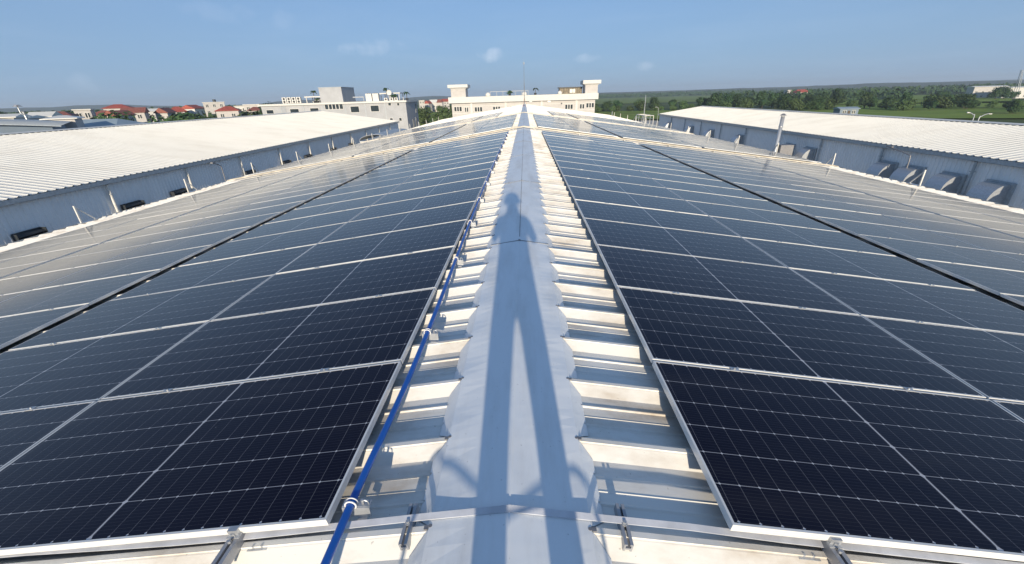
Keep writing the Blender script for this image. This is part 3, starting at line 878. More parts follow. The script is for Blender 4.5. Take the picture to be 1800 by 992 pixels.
def window(parent, x0, x1, z0, z1, y, n=1, off=None, axis='y', fm=None, sgn=-1):
    """a framed window proud of a wall that faces -y (or +-x); pane is its sub-part"""
    fm = fm or M['white']; b = MB(); w = min(.12, (x1 - x0) * .12)
    def bx(B, a0, a1, d0, d1, c0, c1):
        d0, d1 = sorted((d0, d1))
        if axis == 'y': B.box(a0, a1, y + d0, y + d1, c0, c1)
        else: B.box(y + d0, y + d1, a0, a1, c0, c1)
    bx(b, x0 - w, x1 + w, sgn * .09, 0, z0 - w, z0); bx(b, x0 - w, x1 + w, sgn * .09, 0, z1, z1 + w)
    bx(b, x0 - w, x0, sgn * .09, 0, z0, z1); bx(b, x1, x1 + w, sgn * .09, 0, z0, z1)
    for k in range(1, n):
        c = x0 + (x1 - x0) * k / n; bx(b, c - w * .9, c + w * .9, sgn * .09, 0, z0, z1)
    f = b.obj('window', fm, parent)
    p = MB(); bx(p, x0, x1, sgn * .03, 0, z0, z1); q = p.obj('pane', M['pane'], f)
    if off: f.location = off
    return f

# office block straight ahead
YAo = 140.0
oa = empty('office_building', (0, YAo, GZ), 'cream office block straight behind the end of the ridge, with two stair towers', 'building')
OA = (0, -YAo, -GZ)
xl = at(790, 190, YAo).x; xr_ = at(1050, 190, YAo).x
zt = 1.55
b = MB(); b.box(xl + .8, xr_ - .8, YAo, YAo + 16, GZ, zt - 1.6); b.obj('wall', M['wall'], oa).location = OA
b = MB(); b.box(xl, xr_, YAo - .9, YAo + 16.9, zt - 1.6, zt + .10); b.obj('parapet', M['white'], oa).location = OA
b = MB()
for zc in (-3.05, -1.05, -6.6): b.box(xl + .78, xr_ - .78, YAo - .07, YAo - .003, zc - .07, zc + .07)
b.obj('string_course', M['white'], oa).location = OA
for px in (829, 889, 952, 1013):
    x = at(px, 190, YAo).x; b = MB(); b.box(x - .3, x + .3, YAo - .25, YAo - .003, GZ, zt - 1.6); b.obj('pilaster', M['white'], oa).location = OA
for px, w, n in ((805, 2.3, 3), (820, 1.0, 2), (841, 2.3, 3), (873, 2.2, 3), (1000, 2.3, 3), (1023, 1.3, 2), (1037, 2.3, 3), (903, 2.2, 3)):
    x = at(px, 190, YAo).x; zc = {820: -2.0, 1023: -2.0}.get(px, -1.75) - (0.25 if px in (841, 873, 1000, 903) else 0)
    hgt = .62
    window(oa, x - w / 2, x + w / 2, zc - hgt, zc + hgt, YAo, n, OA)
    window(oa, x - w / 2, x + w / 2, zc - hgt - 3.5, zc + hgt - 3.5, YAo, n, OA)
for px in (933, 965): # split air conditioners
    p = at(px, 178, YAo); b = MB(); b.box(p.x - .45, p.x + .45, YAo - .45, YAo - .05, p.z - .35, p.z + .35); b.tube([(p.x - .1, YAo - .47, p.z), (p.x - .1, YAo - .45, p.z)], .26, 12)
    b.obj('air_conditioner', M['whitepl'], oa).location = OA
p = at(987, 182, YAo); b = MB(); b.tube([(p.x, YAo - .3, p.z), (p.x, YAo, p.z)], .22, 10); b.obj('vent', M['dark'], oa).location = OA
for (a, c, top, capb) in ((792, 818, 149, 154.5), (1029, 1051, 141, 147.5)):
    x0 = at(a, 160, YAo).x; x1 = at(c, 160, YAo).x; zt2 = at((a + c) / 2, top, YAo).z; zc2 = at((a + c) / 2, capb, YAo).z
    b = MB(); b.box(x0, x1, YAo + .4, YAo + 6, zt + .08, zc2); tw = b.obj('stair_tower', M['wall'], oa); tw.location = OA
    b = MB(); b.box(x0 - .8, x1 + .8, YAo - .4, YAo + 6.8, zc2, zt2); b.obj('tower_roof', M['white'], tw)
    b = MB(); b.box(x0 - .3, x1 + .3, YAo + .2, YAo + 6.2, zc2 - .25, zc2 - .003); b.obj('tower_cornice', M['white'], tw)
def on_roof(name, px, label, cat, build, z=zt + .1, dy=3, Yb=YAo):
    x = at(px, 170, Yb + dy).x
    t = empty(name, (x, Yb + dy, z), label, cat); build(t); return t
def tank(r):
    def f(t):
        b = MB(); n = 12; rows = 6
        pr = [(r * math.cos(R(90 * k / rows)), .3 + r * math.sin(R(90 * k / rows))) for k in range(rows + 1)]
        b.tube([(0, 0, 0), (0, 0, .3)] + [(0, 0, z) for q, z in pr[1:]], [r, r] + [max(q, .02) for q, z in pr[1:]], 14); b.obj('tank_shell', M['white'], t, smooth=True)
        b = MB(); b.tube([(0, 0, -.12), (0, 0, 0)], r * 1.12, 14); b.obj('tank_base', M['steel'], t)
    return f
on_roof('roof_tank', 858, 'small white domed tank on the office roof beside the left stair tower', 'water tank', tank(.85))
on_roof('roof_tank', 922, 'small white domed tank on the office roof behind the lightning rod', 'water tank', tank(.8))
on_roof('roof_tank', 984, 'small white domed tank on the office roof in front of the brown rooftop shed', 'water tank', tank(.7), dy=2)
def railing(t):
    b = MB()
    for k in range(7): b.tube([(k * 2, 0, 0), (k * 2, 0, 1.3)], .04, 6)
    b.tube([(0, 0, 1.3), (12, 0, 1.3)], .05, 6); b.obj('rail_tubes', M['trim'], t)
on_roof('roof_railing', 862, 'thin pale railing along the office roof between two tanks', 'railing', railing)
def shed(t):
    b = MB(); b.box(-3.6, 3.6, 0, 4, 0, 1.75); b.obj('shed_wall', M['brownbox'], t)
    b = MB(); b.box(-3.9, 3.8, -.4, 4.4, 1.75, 2.0); b.obj('shed_roof', M['dark'], t)
    b = MB(); b.box(-.3, 1.4, -.05, -.003, .3, 1.4); b.obj('shed_panel', M['trim'], t)
    b = MB()
    for k in range(6): b.box(-3.6 + k * 1.4, -3.5 + k * 1.4, -.08, -.003, 0, 1.75)
    b.obj('shed_post', M['dark'], t)
on_roof('roof_shed', 1003, 'brown mesh shed with dark flat roof on top of the office block', 'shed', shed, dy=5)
def potted(h, seed, spread=1.0):
    def f(t):
        rnd = random.Random(seed)
        b = MB(); b.tube([(0, 0, 0), (0, 0, .6)], [.35, .45], 10); b.obj('pot', M['dark'], t)
        b = MB(); b.tube([(0, 0, .5), (.05, 0, h)], [.09, .06], 6); b.obj('trunk', M['trunk'], t)
        b = MB()
        for k in range(16):
            a = rnd.uniform(0, 2 * PI); ln = rnd.uniform(.9, 1.35) * spread; up = rnd.uniform(.1, .8)
            pts = []
            for q in range(6):
                u = q / 5; rr = ln * u; z = h + up * u * 1.0 - .95 * u * u * ln
                pts.append((math.cos(a) * rr + .05, math.sin(a) * rr, z))
            for q in range(5):
                wdt = .22 * math.sin(PI * (q + .7) / 6); sx, sy = -math.sin(a) * wdt, math.cos(a) * wdt
                p0, p1 = pts[q], pts[q + 1]
                b.add([(p0[0] + sx, p0[1] + sy, p0[2] - .08), p0, p1, (p1[0] + sx, p1[1] + sy, p1[2] - .08), (p0[0] - sx, p0[1] - sy, p0[2] - .08), (p1[0] - sx, p1[1] - sy, p1[2] - .08)],
                      [(0, 1, 2, 3), (1, 4, 5, 2)])
        b.obj('crown', M['palm'], t)
    return f
on_roof('roof_palm', 896, 'small dark potted palm on the office roof left of the lightning rod', 'palm', potted(1.4, 1))
on_roof('roof_palm', 941, 'small dark potted palm on the office roof right of the lightning rod', 'palm', potted(1.9, 2, .8))

# grey office block to the left
YBo = 132.0
ob = empty('office_building', (-50, YBo, GZ), 'long pale grey office block behind the left warehouse, palms on its roof', 'building')
OB = (50, -YBo, -GZ)
xa = at(457, 195, YBo).x; xb = at(715, 190, YBo).x
ztb = 1.25
b = MB(); b.box(xa + .6, xb - .15, YBo, YBo + 14, GZ, ztb - .5); b.obj('wall', M['wallB'], ob).location = OB
b = MB(); b.box(xa, xb + .25, YBo - .5, YBo + 14.4, ztb - .5, ztb); b.obj('roof_slab', M['white'], ob).location = OB
for px in (495, 535, 570, 608, 643, 678):
    x = at(px, 195, YBo).x; b = MB(); b.box(x - .09, x + .09, YBo - .10, YBo - .003, GZ, ztb - .5); b.obj('wall_joint', M['gutter'], ob).location = OB
for px, w, h, py, n in ((475, 2.1, 1.0, 197, 1), (518, 2.6, 1.1, 195.5, 1), (553, 2.5, 1.1, 194, 1), (587, 5.4, 1.6, 187, 5), (624, 2.5, 1.6, 192.5, 1), (659, 2.4, 1.6, 191, 1),
                       (685, .8, .7, 183.5, 1), (700, .6, .7, 183.5, 1), (688, .8, .6, 210, 1), (704, .7, .8, 210, 1)):
    p = at(px, py, YBo); window(ob, p.x - w / 2, p.x + w / 2, p.z - h / 2, p.z + h / 2, YBo, n, OB)
p0 = at(494, 195, YBo).x; b = MB(); b.box(p0, p0 + 1.6, YBo - .06, YBo - .003, GZ, ztb - .5); b.obj('bay_shade_strip', M['wallBs'], ob).location = OB  # flat strip on the wall, its darker grey stands in for a recess's shade
for y0_, z0_ in ((YBo + 9.5, -5.2), (YBo + 11, -1.2), (YBo + 6, -5.6)):
    f = window(ob, y0_, y0_ + 1.2, z0_ - 1.3, z0_ + 1.3, xb - .15, 1, OB, axis='x', sgn=1, fm=M['wallBs'])
b = MB(); x0 = at(565, 170, YBo + 3).x; x1 = at(601, 170, YBo + 3).x; b.box(x0, x1 + .6, YBo + 2, YBo + 12, ztb, at(580, 155, YBo + 3).z + .1); b.obj('plant_room', M['wallB'], ob).location = OB
b = MB(); zp_ = at(580, 155, YBo + 3).z; b.box(x0 - .1, x1 + .7, YBo + 1.9, YBo + 12.1, zp_ + .1, zp_ + .22); b.obj('plant_room_cap', M['gutter'], ob).location = OB
def ac(t):
    b = MB(); b.box(-.62, .62, -.4, .4, .1, 1.75); b.box(-.55, -.45, -.4, .4, 0, .1); b.box(.45, .55, -.4, .4, 0, .1); b.obj('casing', M['white'], t)
    b = MB()
    for z in (.52, 1.3): b.tube([(0, -.43, z), (0, -.402, z)], .33, 14)
    b.obj('fan_grille', M['dark'], t)
for k, px in enumerate((499, 507.5, 516, 524.5)):
    on_roof('condenser_unit', px, 'cream twin fan air conditioner on the grey office roof, %s of four from left' % ORD[k], 'air conditioner', ac, ztb, 1.5, YBo)
def ac2(t):
    b = MB(); b.box(-.9, .9, -.6, .6, 0, 2.1); b.obj('casing', M['white'], t)
    b = MB(); b.tube([(0, 0, 2.1), (0, 0, 2.2)], .55, 14); b.obj('fan_grille', M['dark'], t)
for k, px in enumerate((649, 661)):
    on_roof('condenser_unit', px, 'large cream box unit right of the grey plant room, %s of two' % ORD[k], 'air conditioner', ac2, ztb, 2, YBo)
for k, px in enumerate((678, 688, 696)):
    on_roof('condenser_unit', px, 'small white condenser under the right shelter on the grey office, %s of three' % ORD[k], 'air conditioner',
            lambda t: (MB().box(-.5, .5, -.35, .35, 0, .8).obj('casing', M['white'], t), MB().tube([(0, -.38, .4), (0, -.352, .4)], .28, 12).obj('fan_grille', M['dark'], t)), ztb, 1, YBo)
def pergola(w, d, h):
    def f(t):
        b = MB()
        for x in (-w / 2, w / 2):
            for y in (0, d): b.box(x - .1, x + .1, y - .1, y + .1, 0, h)
        b.obj('post', M['white'], t); b = MB(); b.box(-w / 2 - .4, w / 2 + .4, -.4, d + .4, h, h + .3); b.obj('canopy_slab', M['white'], t)
        b = MB(); b.box(-w * .2, w * .25, d * .5, d * .9, 0, h * .85); b.obj('door_box', M['wallBs'], t)
    return f
on_roof('roof_pergola', 551, 'white flat-roofed shelter left of the plant room on the grey office roof', 'shelter', pergola(4.6, 4, 1.55), ztb, 3, YBo)
on_roof('roof_pergola', 686, 'white flat-roofed shelter at the right end of the grey office roof', 'shelter', pergola(5.6, 4, 1.9), ztb, 4.5, YBo)
def beam(t): 
    b = MB(); b.box(0, 3.4, -.1, .1, 1.1, 1.4); b.box(3.2, 3.4, -.1, .1, 0, 1.1); b.obj('beam', M['wallBs'], t)
on_roof('roof_beam', 620, 'grey beam between the plant room and the box units on the grey office roof', 'beam', beam, ztb, 4, YBo)
def dish(t):
    b = MB(); n = 12
    for q, (r0, z0_, r1, z1_) in enumerate(((0, 0, .4, .06), (.4, .06, .75, .22))):
        for k in range(n):
            a, c = 2 * PI * k / n, 2 * PI * (k + 1) / n
            b.add([(r0 * math.cos(a), -z0_, r0 * math.sin(a)), (r1 * math.cos(a), -z1_, r1 * math.sin(a)), (r1 * math.cos(c), -z1_, r1 * math.sin(c)), (r0 * math.cos(c), -z0_, r0 * math.sin(c))], [(0, 1, 2, 3)])
    d = b.obj('dish_reflector', M['white'], t); d.location = (0, 0, 1.9)
    b = MB(); b.tube([(0, .1, 0), (0, .1, 1.9)], .06, 8); b.obj('mast', M['steel'], t)
on_roof('satellite_dish', 685, 'white satellite dish on the grey office roof between two palms', 'satellite dish', dish, ztb + .3, 1.5, YBo)
on_roof('roof_palm', 523, 'low dark palm behind the row of four air conditioners on the grey office roof', 'palm', potted(1.5, 4, 1.1), ztb, 4, YBo)
on_roof('roof_palm', 552, 'tall thin palm left of the plant room on the grey office roof', 'palm', potted(3.3, 5, .8), ztb, 3.5, YBo)
on_roof('roof_palm', 557, 'round dark potted shrub under the tall palm left of the plant room', 'shrub', potted(1.2, 9, .7), ztb, 2.5, YBo)
on_roof('roof_palm', 680, 'tall thin palm behind the satellite dish on the grey office roof', 'palm', potted(3.4, 6, .85), ztb, 3, YBo)
on_roof('roof_palm', 692, 'low bushy palm right of the satellite dish on the grey office roof', 'palm', potted(1.6, 8, .9), ztb, 2, YBo)
on_roof('roof_palm', 715, 'tall palm at the right-hand corner of the grey office roof', 'palm', potted(2.2, 7, .85), ztb, 3, YBo)

# ---------------------------------------------------------------- low sheds behind the left warehouse
t = empty('low_shed', (-66.6, 60, GZ), 'dark blue shed with shallow arched roof over the warehouse ridge, far left', 'shed', rz=R(44))
b = MB(); n = 18; x0, x1 = -44., 0.; pr = []
for k in range(n + 1):
    u = k / n; pr.append((x0 + (x1 - x0) * u, .30 - GZ - .85 * max(0, (u - .72) / .28) ** 1.6))
b.add([(x, 0, z) for x, z in pr] + [(x, 0, 0) for x, z in pr], [(k, n + 1 + k, n + 2 + k, k + 1) for k in range(n)])
b.add([(0, 0, 0), (0, 30, 0), (0, 30, pr[-1][1]), (0, 0, pr[-1][1])], [(0, 1, 2, 3)])
b.obj('gable_wall', M['darkblue'], t)
b = MB(); pr2 = pr + [(1.0, pr[-1][1] - .12)]
for (xa_, za_), (xb_, zb_) in zip(pr2, pr2[1:]):
    b.add([(xa_, -.9, za_ + .12), (xb_, -.9, zb_ + .12), (xb_, 30, zb_ + .12), (xa_, 30, za_ + .12), (xa_, -.9, za_ - .03), (xb_, -.9, zb_ - .03)], [(0, 1, 2, 3), (4, 5, 1, 0)])
b.obj('arched_roof', M['gutter'], t, smooth=True)
def gable_building(name, cx, cy, w, d, zb, he, hr, rot, wallm, roofm, label, cat='house', over=.5, hip=0.0, wins=True, parent_label=None, axis='x'):
    """a house: ridge along local x, eaves along local y faces"""
    t = empty(name, (cx, cy, zb), label, cat, rz=rot)
    b = MB(); b.box(-w / 2, w / 2, -d / 2, d / 2, 0, he)
    hx = w / 2 - hip
    if hip == 0:
        b.add([(-w / 2, -d / 2, he), (-w / 2, d / 2, he), (-w / 2, 0, hr - .05)], [(0, 2, 1)]); b.add([(w / 2, -d / 2, he), (w / 2, d / 2, he), (w / 2, 0, hr - .05)], [(0, 1, 2)])
    wl_ = b.obj('wall', wallm, t)
    b = MB(); sl_ = (hr - he) / (d / 2); o_ = over
    ez = he - sl_ * o_
    X = w / 2 + o_; Yy = d / 2 + o_; rx = (w / 2 - hip) + (o_ if hip == 0 else 0)
    th = .15
    b.add([(-X, -Yy, ez), (X, -Yy, ez), (rx, 0, hr), (-rx, 0, hr), (X, Yy, ez), (-X, Yy, ez),
           (-X, -Yy, ez - th), (X, -Yy, ez - th), (X, Yy, ez - th), (-X, Yy, ez - th)],
          [(0, 1, 2, 3), (4, 5, 3, 2), (1, 4, 2), (5, 0, 3), (6, 7, 1, 0), (7, 8, 4, 1), (8, 9, 5, 4), (9, 6, 0, 5), (9, 8, 7, 6)])
    rf = b.obj('roof', roofm, t)
    if wins:
        nf = max(1, int(he // 3.2)); nw = max(2, int(w // 3.5))
        for fl in range(nf):
            for k in range(nw):
                x = -w / 2 + w * (k + .5) / nw; z = .9 + fl * 3.2
                if z + 1.5 > he: continue
                window(t, x - .6, x + .6, z, z + 1.35, -d / 2, 2)
        b = MB(); b.box(-.5, .5, -d / 2 - .06, -d / 2 - .003, 0, 2.2); b.obj('door', M['trunk'], t)
    return t
pc = at(140, 210, 100)
gable_building('low_shed', -104.8, 92, 50, 20, GZ, 7.3, 10.45, 0.0, M['bluegrey'], M['bluegrey'], 'long low shed with pale green-grey roof behind the left warehouse', 'shed', hip=7, wins=False)
# the town on the left: px left, px right, ridge py, eave py, distance, roof, kind
TOWN = [
 (-6, 26, 200.5, 205, 130, 'farroof', 'white metal', 'white curved shed roof at the left end of the town', 0, .1),
 (22, 56, 203.5, 207, 150, 'farroof', 'white', 'low white roof in front of the lamp mast', 0, -.1),
 (64, 92, 196.5, 203.5, 180, 'farroof', 'beige', 'beige flat-gabled house roof left of the brown-red roof', 0, .05),
 (94, 124, 196, 202.5, 190, 'rustroof', 'brown-red', 'wide brown-red roof left of the small white house', 2, .1),
 (135, 152, 192.5, 194.5, 200, 'white', 'white', 'small white cube house with two dark windows', 0, .2),
 (100, 122, 203, 207, 120, 'farroof', 'white', 'low pale shed roof in front of the brown-red roof', 2, .2),
 (173, 196, 194, 201, 215, 'rustroof', 'rust', 'cream house with rust roof left of the big red villa', 2, -.25),
 (191, 226, 183.5, 189, 250, 'redroof', 'red', 'tallest red-roofed villa on the left, cream upper storey', 5, .12),
 (222, 252, 189, 196.5, 235, 'rustroof', 'red', 'long lower red roof attached right of the tallest villa', 0, .12),
 (196, 222, 194, 201, 205, 'rustroof', 'red', 'cream gabled house with red roof in front of the tallest villa', 0, 1.2),
 (280, 300, 189.5, 196.5, 240, 'rustroof', 'cream', 'white gable-ended house in the middle of the town trees', 0, 1.45),
 (300, 324, 187.5, 195, 260, 'redroof', 'bright red', 'half-hidden red roof right of the white gable', 3, .3),
 (325, 350, 184.5, 190, 270, 'redroof', 'dark red', 'two-tone house with dark red roof and cream gable facing us', 0, 1.3),
 (360, 391, 179.5, 182, 300, 'white', 'beige', 'big beige flat-roofed apartment block behind the town', 0, .25),
 (385, 418, 187, 193.5, 230, 'redroof', 'bright red', 'bright red hipped roof in front of the beige block', 4, .08),
 (414, 432, 186, 189, 260, 'white', 'white', 'narrow white house right of the bright red hipped roof', 0, .2),
 (430, 456, 183.5, 187, 250, 'white', 'white', 'white terrace house just left of the grey office block', 0, 0),
 (440, 458, 188, 193, 225, 'rustroof', 'brown', 'small brown-red roof touching the grey office block', 2, .1),
 (262, 276, 191, 195, 290, 'farroof', 'grey', 'small grey roof among dark trees left of the white gable', 0, .3),
 (737, 746, 176.5, 180, 420, 'white', 'white', 'small white house right behind the grey office block', 0, .2),
 (748, 757, 177, 181, 450, 'redroof', 'red', 'small pale house with red roof in the gap between the office blocks', 0, 1.2),
 (756, 768, 175.5, 180, 470, 'farroof', 'cream', 'cream house in the middle of the gap between the office blocks', 0, .4),
 (768, 779, 175, 179.5, 460, 'rustroof', 'pinkish', 'pink-brown house in the gap between the office blocks', 1, .1),
 (778, 788, 174, 178, 450, 'redroof', 'red', 'red-roofed house touching the cream office block on its left', 0, .3),
 (1396, 1419, 157.5, 162, 560, 'redroof', 'red', 'lone red-roofed house among trees on the right horizon', 3, .2),
 (1385, 1391, 158.5, 160, 560, 'white', 'white', 'tiny white hut just left of the lone red roof', 0, .3),
 (1714, 1758, 151, 152.5, 560, 'farroof', 'white', 'long white industrial roof on the right hillside', 0, .05),
 (1766, 1800, 152.5, 154, 540, 'farroof', 'white', 'white industrial roof beside the lattice mast', 0, .05),
 (1474, 1502, 188, 190.5, 260, 'bluegrey', 'blue', 'low blue-grey shed hidden in the near trees on the right', 0, .1),
]
for i, (pl, pr_, pt, pe, D, rm, cname, lab, hip, rot) in enumerate(TOWN):
    # distance is measured along the view ray's horizontal
    mid = at((pl + pr_) / 2, pt, 1.0) - CAM
    Y = D / math.hypot(mid.x, 1.0)
    a = at(pl, pe, Y); c = at(pr_, pe, Y); top = at((pl + pr_) / 2, pt, Y); e = at((pl + pr_) / 2, pe, Y)
    w = (c - a).length; w_ = max(4, w * (1 if abs(rot) < .8 else .9))
    zb = gh(e.x, e.y)
    az = math.atan2(-mid.x, mid.y) * .55
    cx, cy = e.x, e.y
    d = max(7, min(12, w_ * .7))
    he = max(2.4, e.z - zb); hr = max(he + .4, top.z - zb)
    flat = rm == 'white'
    wallm = M['darkblue'] if rm == 'bluegrey' else (M['wall'] if i % 3 else M['white'])
    if flat:
        t = empty('house', (cx, cy, zb), lab, 'house', rz=az + rot)
        b = MB(); b.box(-w_ / 2, w_ / 2, 0, d, 0, hr - .3); b.obj('wall', wallm, t)
        b = MB(); b.box(-w_ / 2 - .3, w_ / 2 + .3, -.3, d + .3, hr - .3, hr); b.obj('roof', M['white'], t)
        for fl in range(max(1, int(hr // 3.3))):
            for k in range(max(2, int(w_ // 3.2))):
                nn = max(2, int(w_ // 3.2)); x = -w_ / 2 + w_ * (k + .5) / nn
                z = hr - 2.6 - fl * 3.3
                if z > .3: window(t, x - .55, x + .55, z, z + 1.4, 0, 2)
    else:
        if abs(rot) > .8:
            gable_building('house', cx, cy, d, w_, zb, he, hr, az + rot, wallm, M[rm], lab, 'house', hip=0)
        else:
            gable_building('house', cx, cy, w_, d, zb, he, hr, az + rot, wallm, M[rm], lab, 'house', hip=min(hip, w_ * .35))
# ridge-end gable tweak: the big beige block has rooftop tanks
pk = at(377, 179, 275); 
t = empty('roof_tank', (pk.x, pk.y, pk.z - .3), 'dark water tank on top of the beige apartment block', 'water tank'); MB().tube([(0, 0, 0), (0, 0, 1.6)], .9, 12).obj('tank_shell', M['dark'], t); MB().box(-1, 1, -1, 1, -.3, 0).obj('tank_base', M['steel'], t)
# masts
def mast(px, ptop, pbot, D, label, head=True, hr_=1.0):
    r = at(px, pbot, 1) - CAM; Y = D / math.hypot(r.x, 1); a = at(px, pbot, Y); c = at(px, ptop, Y)
    zb = gh(a.x, a.y); t = empty('lamp_mast', (a.x, a.y, zb), label, 'mast')
    b = MB(); b.tube([(0, 0, 0), (0, 0, c.z - zb)], [.22, .12], 8); b.obj('pole', M['galv'], t)
    if head:
        b = MB(); h = c.z - zb
        for k in range(3): b.tube([(0, 0, h - .4 + k * .2), (0, 0, h - .3 + k * .2)], hr_ * (1 - k * .2), 12)
        b.obj('lamp_head', M['steel'], t)
    return t
mast(39, 185, 205, 190, 'tall lamp mast with round head above the left town')
mast(48, 197, 212, 120, 'short pole with a cream lamp head in front of the white sheds', True, .45)
mast(1132, 168, 203, 215, 'thin tall pole standing in the green field right of the office', False)
mast(1075, 196, 214, 150, 'thin pole by the right corner of the cream office block', False)
# curved street lamps behind the right warehouse ridge
for px, py, lab, sg in ((1716, 197, 'curved street lamp showing over the right warehouse ridge', -1), (1724, 200, 'second curved street lamp leaning the other way behind the right warehouse ridge', 1),
                        (1158, 188, 'small curved street lamp behind the far corner of the right warehouse', -1)):
    Y = 55 if px > 1600 else 150
    p = at(px, py, Y); zb = GZ
    t = empty('street_lamp', (p.x, p.y, zb), lab, 'street lamp'); h = p.z - zb
    MB().tube(cr_spline([(0, 0, 0), (0, 0, h - 1.2), (sg * .25, 0, h - .3), (sg * 1.0, 0, h)], 6), .05, 8).obj('pole', M['galv'], t, smooth=True)
    MB().box(sg * 1.0 - .05, sg * 1.0 + .3, -.06, .06, h - .10, h - .02).obj('lamp_head', M['white'], t)
# lattice mast at the right edge
p = at(1789, 154, 1); r = p - CAM; Y = 520 / math.hypot(r.x, 1); p = at(1789, 154, Y); q = at(1797, 123, Y)
t = empty('crane_jib', (p.x, p.y, gh(p.x, p.y)), 'leaning lattice jib rising above the trees at the right edge', 'crane')
b = MB(); base = Vector((0, 0, 0)); top = Vector((q.x - p.x, 0, q.z - gh(p.x, p.y)))
low = Vector((0, 0, p.z - gh(p.x, p.y)))
for sx, sy in ((-1, -1), (1, -1), (1, 1), (-1, 1)):
    b.bar(base + Vector((sx, sy, 0)) * .8, low + Vector((sx * .8, sy * .8, 0)), .25); b.bar(low + Vector((sx * .8, sy * .8, 0)), top + Vector((sx * .4, sy * .4, 0)), .25)
for k in range(14):
    u = k / 14; v = (k + 1) / 14; a = low.lerp(top, u); c = low.lerp(top, v); s_ = .8 - .4 * u; sg = 1 if k % 2 else -1
    b.bar(a + Vector((sg * s_, -s_, 0)), c + Vector((-sg * s_, -s_, 0)), .16)
b.obj('lattice', M['gutter'], t)

# ---------------------------------------------------------------- trees
def crown_mb(rnd, w, h, n, leaf):
    b = MB(); lobes = []
    for k in range(rnd.randint(7, 10)):
        a = rnd.uniform(0, 2 * PI); rr = rnd.uniform(0, .62) * w / 2
        z = rnd.uniform(.35, .85) * h
        lobes.append((Vector((math.cos(a) * rr, math.sin(a) * rr, z)), rnd.uniform(.22, .36) * w))
    for k in range(n):
        c, r = rnd.choice(lobes)
        while True:
            d = Vector((rnd.uniform(-1, 1), rnd.uniform(-1, 1), rnd.uniform(-1, 1)))
            if .05 < d.length < 1: break
        d = d.normalized() * (rnd.random() ** .35)
        p = c + Vector((d.x * r, d.y * r, d.z * r * .8))
        s_ = leaf * rnd.uniform(.5, 1.3)
        nrm = (d + Vector((rnd.uniform(-.7, .7), rnd.uniform(-.7, .7), rnd.uniform(-.2, .9)))).normalized()
        u = nrm.orthogonal().normalized(); u.rotate(Matrix.Rotation(rnd.uniform(0, PI), 3, nrm)); v = nrm.cross(u)
        b.add([p + u * s_, p + v * s_ * .7, p - u * s_ * .9 + nrm * s_ * .2, p - v * s_ * .7], [(0, 1, 2, 3)])
    return b
def trunk_mb(rnd, w, h):
    b = MB(); b.tube([(0, 0, -.5), (rnd.uniform(-.1, .1), 0, h * .3), (rnd.uniform(-.2, .2), .1, h * .62)], [h * .032, h * .022, h * .01], 7)
    for k in range(5):
        a = rnd.uniform(0, 2 * PI); z = h * rnd.uniform(.22, .45)
        b.tube([(0, 0, z), (math.cos(a) * w * .16, math.sin(a) * w * .16, z + h * .14), (math.cos(a) * w * .30, math.sin(a) * w * .30, z + h * .26)], [h * .014, h * .009, h * .004], 5)
    return b
rnd = random.Random(11)
VAR = []
for (w, h, n, mt) in ((9, 9, 1500, 'leaf'), (7, 10, 1400, 'leaf'), (10, 7.5, 1500, 'leaf2'), (6, 6, 1000, 'leaf2'), (12, 11, 1900, 'leaf')):
    VAR.append((crown_mb(rnd, w, h, n, .55).mesh('crown', M[mt]), trunk_mb(rnd, w, h).mesh('trunk', M['trunk']), h))
placed = 0
def tree(x, y, k, sc, label, group):
    cm, tm, h = VAR[k]
    o = bpy.data.objects.new('tree', None); col.objects.link(o)
    o.location = (x, y, gh(x, y) - .2); o.rotation_euler = (0, 0, rnd.uniform(0, 6.28)); o.scale = (sc * rnd.uniform(.85, 1.2), sc * rnd.uniform(.85, 1.2), sc)
    setp(o, label, 'tree', group)
    a = bpy.data.objects.new('crown', cm); c = bpy.data.objects.new('trunk', tm)
    for q in (a, c): col.objects.link(q); q.parent = o
def tree_line(p0, p1, n, jit, kinds, sc, label, group):
    for i in range(n):
        u = (i + rnd.uniform(-.3, .3)) / max(1, n - 1)
        x = p0[0] + (p1[0] - p0[0]) * u + rnd.uniform(-jit, jit); y = p0[1] + (p1[1] - p0[1]) * u + rnd.uniform(-jit, jit)
        tree(x, y, rnd.choice(kinds), sc * rnd.uniform(.75, 1.2), label, group)
tree_line((28, 336), (190, 322), 26, 6, (0, 1, 2, 4), .8, 'dark broadleaf tree in the line across the green field right of the cream office', 'trees across the right field')
tree_line((42, 322), (140, 312), 16, 4, (3, 2), .7, 'low pale tree at the front of the tree line across the right field', 'low trees across the right field')
tree_line((28, 240), (31, 300), 5, 2, (4, 1), 1.05, 'tall dark tree close behind the right corner of the cream office block', 'trees beside the cream office')
tree_line((130, 300), (215, 330), 20, 14, (0, 1, 2, 4), .85, 'dark tree in the tall group beyond the far end of the right warehouse', 'tall trees beyond the right warehouse')
tree_line((150, 265), (235, 250), 18, 12, (0, 2, 4), .75, 'broad green tree beyond the middle of the right warehouse ridge', 'trees behind the right warehouse ridge')
tree_line((200, 240), (275, 225), 16, 14, (0, 3, 2), .6, 'bushy tree beyond the near half of the right warehouse ridge', 'bushes behind the right warehouse ridge')
tree_line((205, 190), (250, 215), 6, 6, (4, 2), .55, 'round dark bush in the bright field near the right edge', 'bushes at the right edge')
tree_line((330, 380), (420, 330), 8, 16, (0, 4), .7, 'single tree standing in the far bright field on the right', 'trees by the far right field')
tree_line((-160, 130), (-66, 165), 48, 8, (0, 1, 2, 3), 1.18, 'dark green tree between the left warehouse and the red-roofed town', 'trees in front of the town')
tree_line((-230, 160), (-100, 215), 22, 9, (0, 1, 4), 1.0, 'tree standing among the houses of the left town', 'trees among the town houses')
